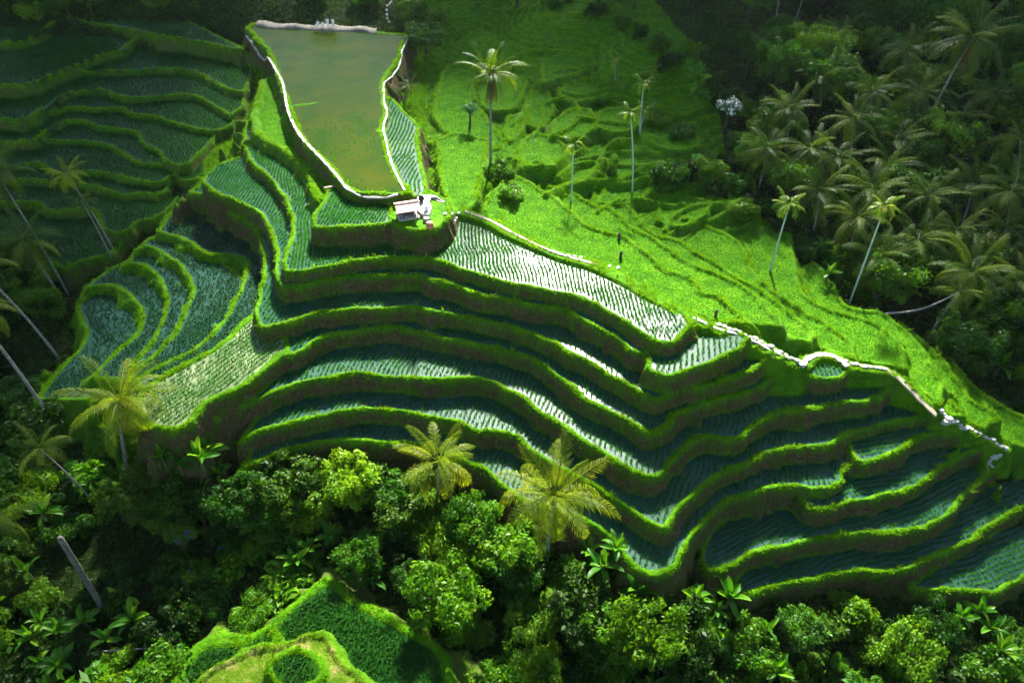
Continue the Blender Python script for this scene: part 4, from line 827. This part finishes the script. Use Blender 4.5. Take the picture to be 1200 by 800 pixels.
for sy in (-1, 1):
    vs = [(-1.75, sy * 1.55, 1.62), (1.75, sy * 1.55, 1.62), (1.75, 0, 2.2), (-1.75, 0, 2.2)]
    vs += [(a, b, c + .09) for a, b, c in vs]
    rf.add(vs, [(0,1,2,3), (4,5,6,7), (0,1,5,4), (0,3,7,4), (1,2,6,5)])
    for k in range(7):   # tile courses
        t0 = k / 7; rf.box((0, sy * 1.55 * (1 - t0) - sy * .06, 1.62 + .58 * t0 + .115), (3.5, .20, .035), Matrix.Rotation(sy * -R(20), 3, 'X'))
roof = hmesh('roof', rf, 'roof')
m = MB(); m.box((0, 0, 2.31), (3.6, .22, .12)); hmesh('ridge_cap', m, 'wood', roof)
m = MB(); m.box((0, -.2, .62), (1.9, .7, .08)); m.box((-.85, -.2, .48), (.08, .6, .25)); m.box((.85, -.2, .48), (.08, .6, .25)); tb = m.build('bench', M['wood']); tb.scale = hut.scale; tb.location = hut.location; tb.rotation_euler = hut.rotation_euler; tag(tb, 'low grey wooden bench inside the open hut', 'bench')
for k, (x, y, s) in enumerate([(-1.0, -.75, .42), (-.45, -.95, .34), (.9, -.9, .38)]):
    m = MB(); m.tube([(0, 0, 0), (0, 0, s * .3), (0, 0, s * .8), (.03, 0, s * 1.15)], [s * .5, s * .62, s * .5, s * .16], 9); o = m.build('sack', M['grey'], None, True)
    p = Matrix.Rotation(R(17), 4, 'Z') @ Vector((x * .76, y * .76, .27)); o.location = hut.location + p; tag(o, ('plump grey sack at the outer corner of the hut platform', 'smaller grey sack next to the plump one on the hut platform', 'grey sack by the post nearest the white yard')[k], 'sack', 'sacks on the hut platform')
# white yard beside the hut
m = MB(); ptsY = [(489,231),(497,228),(506,229),(503,236),(506,243),(503,251),(494,250),(489,246)]
yz = hgt(*at(498, 240, 14.6)); yz = max(hgt(*at(a, b, 14.6)) for a, b in ptsY) + .06; q = [at(a, b, yz / ZS) for a, b in ptsY]
m.add([(a, b, yz) for a, b in q] + [(a, b, yz - 1.2) for a, b in q], [tuple(range(7, -1, -1))] + [(i, (i+1) % 8, 8 + (i+1) % 8, 8 + i) for i in range(8)])
o = m.build('path', M['stone']); tag(o, 'small white paved yard beside the hut', kind='structure')
def lathe(name, prof, mat, n=12):
    m = MB(); m.tube([(0, 0, z) for r, z in prof], [r for r, z in prof], n); return m.build(name, M[mat], None, True)
for lab, px, py, prof, mat, cat, nm in (('dark round urn standing on the white yard', 494, 236, [(.18, 0), (.32, .2), (.36, .4), (.26, .62), (.2, .68), (.26, .74)], 'hair', 'urn', 'urn'), ('orange clay pot on the grassy bank below the hut', 504, 268, [(.26, 0), (.42, .25), (.45, .5), (.34, .7), (.4, .78)], 'clay', 'pot', 'clay_pot'), ('white stool at the lower edge of the white yard', 500, 246, [(.28, 0), (.22, .2), (.22, .3), (.3, .42)], 'white', 'stool', 'stool')):
    p = ground(px, py); z = yz if nm != 'clay_pot' else p.z; o = lathe(nm, prof, mat); xy = at(px, py, z / ZS); o.location = (xy[0], xy[1], z if nm != 'clay_pot' else hgt(*xy) - .03); tag(o, lab, cat)
m = MB(); o = link('rock', stone_mesh(77), None); o.data.materials.clear(); o.data.materials.append(M['rock']); o.location = ground(500, 259); o.scale = (1.5, 1.5, 4); tag(o, 'grey upright rock on the bank under the white yard', 'rock')
for k in range(7):
    px, py = 509 + k * 1.6, 230 + k * 3.1; z = 14.9 - k * .33; x, y = at(px, py, z); m = MB(); m.box((0, 0, -.45), (.75, .32, .9)); o = m.build('step', M['stone']); o.location = (x, y, max(z * ZS, hgt(x, y) + .08)); o.rotation_euler = (0, 0, R(-12)); tag(o, 'white step of the short stair beside the hut yard', 'step', 'stair beside the hut yard')
# ------------------------------------------------------------------ people on the far bank
M['bank'] = solid_mat('pale_dry_bank_soil', (.20, .18, .14), .9, .6, .8, bump=.7)
q = [at(a, b, 16.4) for a, b in [(301,25),(320,28),(345,29),(372,30),(400,31),(425,32),(441,34)]]
m = MB(); vs = []; fs = []
for i in range(61):
    t = i / 60 * (len(q) - 1); j = min(int(t), len(q) - 2); x = q[j][0] + (q[j+1][0] - q[j][0]) * (t - j); y = q[j][1] + (q[j+1][1] - q[j][1]) * (t - j); w0 = 1.2 + .25 * math.sin(i * .23) + random.uniform(-.08, .08); h = 13.95 + .12 * math.sin(i * .41) + random.uniform(-.05, .05)
    for k, (dy, dz) in enumerate(((-1.25, -1.5), (-1.0, -.25), (-.6, 0), (.5, .08), (1, -.1), (1.4, -1.5))): vs.append((x, y + dy * w0, h + dz + .06 * math.sin(i * 1.7 + k * 2)))
for i in range(60):
    for k in range(5): fs.append((i*6+k, i*6+k+1, (i+1)*6+k+1, (i+1)*6+k))
m.add(vs, fs); bk = m.build('earth_bank', M['bank'], None, True); tag(bk, kind='structure')
def skinned(name, joints, edges, radii, mat, parent):
    me = bpy.data.meshes.new(name); me.from_pydata(joints, edges, []); o = link(name, me, parent, M[mat]); s = o.modifiers.new('skin', 'SKIN'); s.use_smooth_shade = True
    for v, r in zip(me.skin_vertices[0].data, radii): v.radius = (r, r)
    me.skin_vertices[0].data[0].use_root = True
    o.modifiers.new('sub', 'SUBSURF').levels = 1; return o
def person(label, p, rot, sit, arm):
    root = empty('person', p); root.rotation_euler = (0, 0, rot); tag(root, label, 'person')
    hz = .95 if not sit else .42
    J = [(0, 0, hz), (0, 0, hz + .28), (0, -.02, hz + .5), (0, -.03, hz + .58), (0, -.05, hz + .72)]; Rr = [.14, .13, .12, .055, .10]; Ed = [(0, 1), (1, 2), (2, 3), (3, 4)]
    for s in (-1, 1):
        b = len(J)
        if sit: J += [(s * .1, -.05, hz), (s * .14, -.45, hz + .18), (s * .13, -.5, .06), (s * .13, -.66, .04)]
        else: J += [(s * .09, 0, hz - .08), (s * .11, -.03, .48), (s * .12, .02, .08), (s * .13, -.15, .04)]
        Rr += [.095, .065, .045, .035]; Ed += [(0, b), (b, b+1), (b+1, b+2), (b+2, b+3)]
        a = len(J); J += [(s * .19, -.02, hz + .47), (s * .26, -.05 - arm * .1, hz + .2), (s * .22, -.2 - arm * .15, hz + .05 + arm * .2), (s * .215, -.27 - arm * .16, hz + .03 + arm * .22)]
        Rr += [.06, .045, .032, .03]; Ed += [(2, a), (a, a+1), (a+1, a+2), (a+2, a+3)]
        for f in range(5):
            J.append((s * (.19 + f * .014), -.33 - arm * .16 - (.03 if f == 2 else 0), hz + .0 + arm * .22)); Rr.append(.009); Ed.append((a + 3, len(J) - 1))
    body = skinned('body', J, Ed, Rr, 'skin', root)
    top = [0, 1, 2] ; k = {v: i for i, v in enumerate([0, 1, 2, 9, 10, 11, 22, 23])}
    A = [j for j in range(len(J)) if 0 <= j]
    a1, a2 = 9, 9 + 4 + 5 + 4
    S = [J[0], J[1], J[2], J[a1], J[a1+1], J[a2], J[a2+1]]; skinned('shirt', S, [(0, 1), (1, 2), (2, 3), (3, 4), (2, 5), (5, 6)], [.175, .165, .155, .09, .07, .09, .07], 'white', root)
    l1, l2 = 5, 5 + 4 + 4 + 5
    skinned('trousers', [J[0], J[l1], J[l1+1], J[l1+2], J[l2], J[l2+1], J[l2+2]], [(0, 1), (1, 2), (2, 3), (0, 4), (4, 5), (5, 6)], [.17, .125, .095, .075, .125, .095, .075], 'white', root)
    h = MB(); h.tube([(0, -.03, hz + .70), (0, -.03, hz + .78), (0, -.03, hz + .86)], [.13, .125, .05], 10); h.build('hair', M['hair'], root, True)
for k, (px, py, sit, arm, lab) in enumerate([(373.5, 30, True, .6, 'person in white sitting at the near end of the group on the pale bank'), (379, 31, True, .2, 'crouching person in white in the middle of the group on the pale bank'), (384.5, 31, False, .4, 'person in white standing in the group on the pale bank'), (391, 31, False, .1, 'person in white standing a little apart on the pale bank')]):
    x, y = at(px, py + 2, 16.4); person(lab, Vector((x, y, 14.1)), .4 * k - .5, sit, arm)
# ------------------------------------------------------------------ small things
for px, py, lb in ((725,277,'short dark stump on the bright crest, upper of a pair'), (727,299,'short dark stump on the bright crest, lower of a pair'), (838,368,'short reddish dark stump beside the concrete ridge path')):
    m = MB(); m.tube([(0, 0, -.2), (.02, 0, .35), (.0, .03, .75), (.05, 0, .95)], [.2, .16, .15, .05], 8); m.tube([(.05, 0, .5), (.3, .05, .75)], [.06, .03], 6); o = m.build('stump', M['bark_dark'], None, True); o.location = ground(px, py + 4); tag(o, lb, 'stump')
b = ground(123, 716); c = at_y(68, 626, b.y - 1.5); v = c - b
m = MB(); m.tube([v * t + Vector((0, 0, .25 * math.sin(t * 3.1))) for t in [i / 12 - .04 for i in range(13)]], [.27 - .06 * i / 12 + .02 * (i % 2) for i in range(13)], 10); o = m.build('dead_trunk', solid_mat('grey_dead_bark', (.17, .15, .13), .9, .75, 4, bump=.9), None, True); o.location = b; tag(o, 'bare grey leaning trunk without crown in the shaded gully', 'tree trunk')
a = ground(107, 771); e = ground(177, 766)
m = MB(); m.tube([(0, 0, 0), (e - a) * .5, e - a], [.07, .07, .07], 8); o = m.build('water_pipe', M['concrete'], None, True); o.location = a + Vector((0, 0, 1.0)); tag(o, 'thin white pipe lying across the shrubs in the bottom corner', 'pipe')
x, y = at(386, 213, 15.6); m = MB(); m.box((0, 0, 0), (1.5, .35, .08), Matrix.Rotation(R(22), 3, 'Z')); m.box((-.5, -.1, -.2), (.1, .1, .4)); m.box((.5, .15, -.2), (.1, .1, .4)); o = m.build('plank', M['wood']); o.location = (x, y, hgt(x, y) + .3); tag(o, 'dark plank footbridge where the pond walkway bends', 'plank')
m = MB(); vs = [(math.cos(i) * .0 + (i % 5) * .3 - .6, (i // 5) * .3 - .4, .5 + .12 * math.sin(i * 1.7) - .3 * ((i // 5) == 0)) for i in range(20)]; m.add(vs, [(r*5+c, r*5+c+1, r*5+c+6, r*5+c+5) for r in range(3) for c in range(4)]); o = m.build('cloth', M['tarp'], None, True); o.modifiers.new('t', 'SOLIDIFY').thickness = .02; o.location = ground(815, 186); tag(o, 'small bright green cloth spread beside the bare earth patch', 'cloth')
p = ground(625, 168); m = MB(); m.tube([(0, 0, -.2), (.02, 0, 1.6)], [.06, .05], 6); o = m.build('bamboo_post', M['slim_bark']); o.location = p; tag(o, 'short pale post standing alone on the far terraces', 'post')
M['blue'] = solid_mat('blue_petals', (.10, .14, .45), .6, .3)
BL_ = leaf_cloud('blossoms', lobes(1.85, 7, 97, .8), 160, .2, M['blue'], 9, .6, .8, 0)
for k, (px, py) in enumerate([(210,612),(270,628),(235,668)]):
    g = ground(px, py + 14); t = plant('shrub', 'shrub', ('blue-flowered shrub under the yellowing palm', 'blue-flowered shrub nearest the broad banana plants', 'blue-flowered shrub lowest in the shaded gully')[k], g + Vector((0, 0, .3)), 'a', .8, 'blue-flowered shrubs', k); inst('blossoms', BL_, t, (0, 0, .1), (0, 0, 0), .8)
# ------------------------------------------------------------------ clouds, added out of view to block the sun and darken the view's edges
SUN_AZ, SUN_EL = R(6), R(37)      # clockwise from straight ahead
S = Vector((math.sin(SUN_AZ) * math.cos(SUN_EL), math.cos(SUN_AZ) * math.cos(SUN_EL), math.sin(SUN_EL)))
GAP = [(310,70),(420,105),(520,170),(600,190),(700,225),(830,285),(900,270),(985,240),(1072,285),(1135,365),(1182,438),(1200,560),(1150,670),(900,700),(800,735),(560,705),(380,695),(230,712),(190,640),(90,520),(130,400),(210,310),(290,200)]
gp = [at(a, b, 5) for a, b in GAP]
HC = 380.0
mt, nt, out = new_mat('shade_cloud'); d = N(nt, 'ShaderNodeBsdfDiffuse'); d.inputs[0].default_value = (.9, .9, .9, 1); t = N(nt, 'ShaderNodeBsdfTranslucent'); t.inputs[0].default_value = (.16, .16, .17, 1)
x = N(nt, 'ShaderNodeMixShader'); x.inputs[0].default_value = .5; L(nt, d.outputs[0], x.inputs[1]); L(nt, t.outputs[0], x.inputs[2]); L(nt, x.outputs[0], out.inputs['Surface'])
import bmesh
bm = bmesh.new(); bmesh.ops.create_icosphere(bm, subdivisions=2, radius=1); pv = np.array([v.co[:] for v in bm.verts]); pf = np.array([[v.index for v in f.verts] for f in bm.faces]); bm.free()
CV, CF = [], []; nb = 0; crng = np.random.default_rng(5)
for gx in np.arange(-120, 140, 11.0):
    for gy in np.arange(5, 185, 11.0):
        x, y = gx + crng.uniform(-3, 3), gy + crng.uniform(-3, 3)
        if in_poly(np.array([x]), np.array([y]), gp)[0]: continue
        dmin = min(math.hypot(x - a, y - b) for a, b in gp)
        if dmin < 7: continue
        k = HC / S.z; c = np.array([x + S.x * k, y + S.y * k, HC + crng.uniform(0, 14)]); r = crng.uniform(8.5, 12)
        CV.append(pv * r * (1 + .12 * np.sin(pv * 7 + nb)) * np.array([1, 1, .7]) + c); CF.append(pf + nb * len(pv)); nb += 1
o = link('shade_clouds', mesh_np('shade_clouds', np.concatenate(CV), np.concatenate(CF)), None, mt, True); tag(o, 'added deck of white puffs out of view, shading the view edges', kind='stuff')
# ------------------------------------------------------------------ light
w = bpy.data.worlds.new('World'); scene.world = w; w.use_nodes = True
nt = w.node_tree; bg = nt.nodes['Background']; sky = nt.nodes.new('ShaderNodeTexSky'); sky.sky_type = 'NISHITA'
sky.sun_disc = False; sky.sun_elevation = SUN_EL; sky.sun_rotation = SUN_AZ; sky.dust_density = .6; nt.links.new(sky.outputs[0], bg.inputs[0]); bg.inputs[1].default_value = .042
sd = bpy.data.lights.new('sun', 'SUN'); so = bpy.data.objects.new('sun', sd); COL.objects.link(so)
sd.energy = 5; sd.angle = R(3); sd.color = (1, .95, .84)
so.rotation_euler = S.to_track_quat('Z', 'Y').to_euler()
vs = scene.view_settings; vs.view_transform = 'Standard'; vs.look = 'None'; vs.gamma = 1; vs.exposure = EXPOSURE if 'EXPOSURE' in globals() else 2.9
scene.cycles.use_denoising = True; scene.cycles.max_bounces = 6; scene.cycles.transparent_max_bounces = 4

# ------------------------------------------------------------------ air
mh, nt, out = new_mat('thin_haze'); v = N(nt, 'ShaderNodeVolumePrincipled'); v.inputs['Color'].default_value = (.86, .92, .95, 1); v.inputs['Density'].default_value = .000032; v.inputs['Anisotropy'].default_value = .2
L(nt, v.outputs[0], out.inputs['Volume'])
zt = max(float(HT.max()), CAMH) + 3; zb = float(HT.min()) - 1.5
m = MB(); m.box((10, 105, (zt + zb) / 2), (402, 294, zt - zb)); o = m.build('haze', mh); tag(o, 'thin haze in the valley air', kind='stuff')
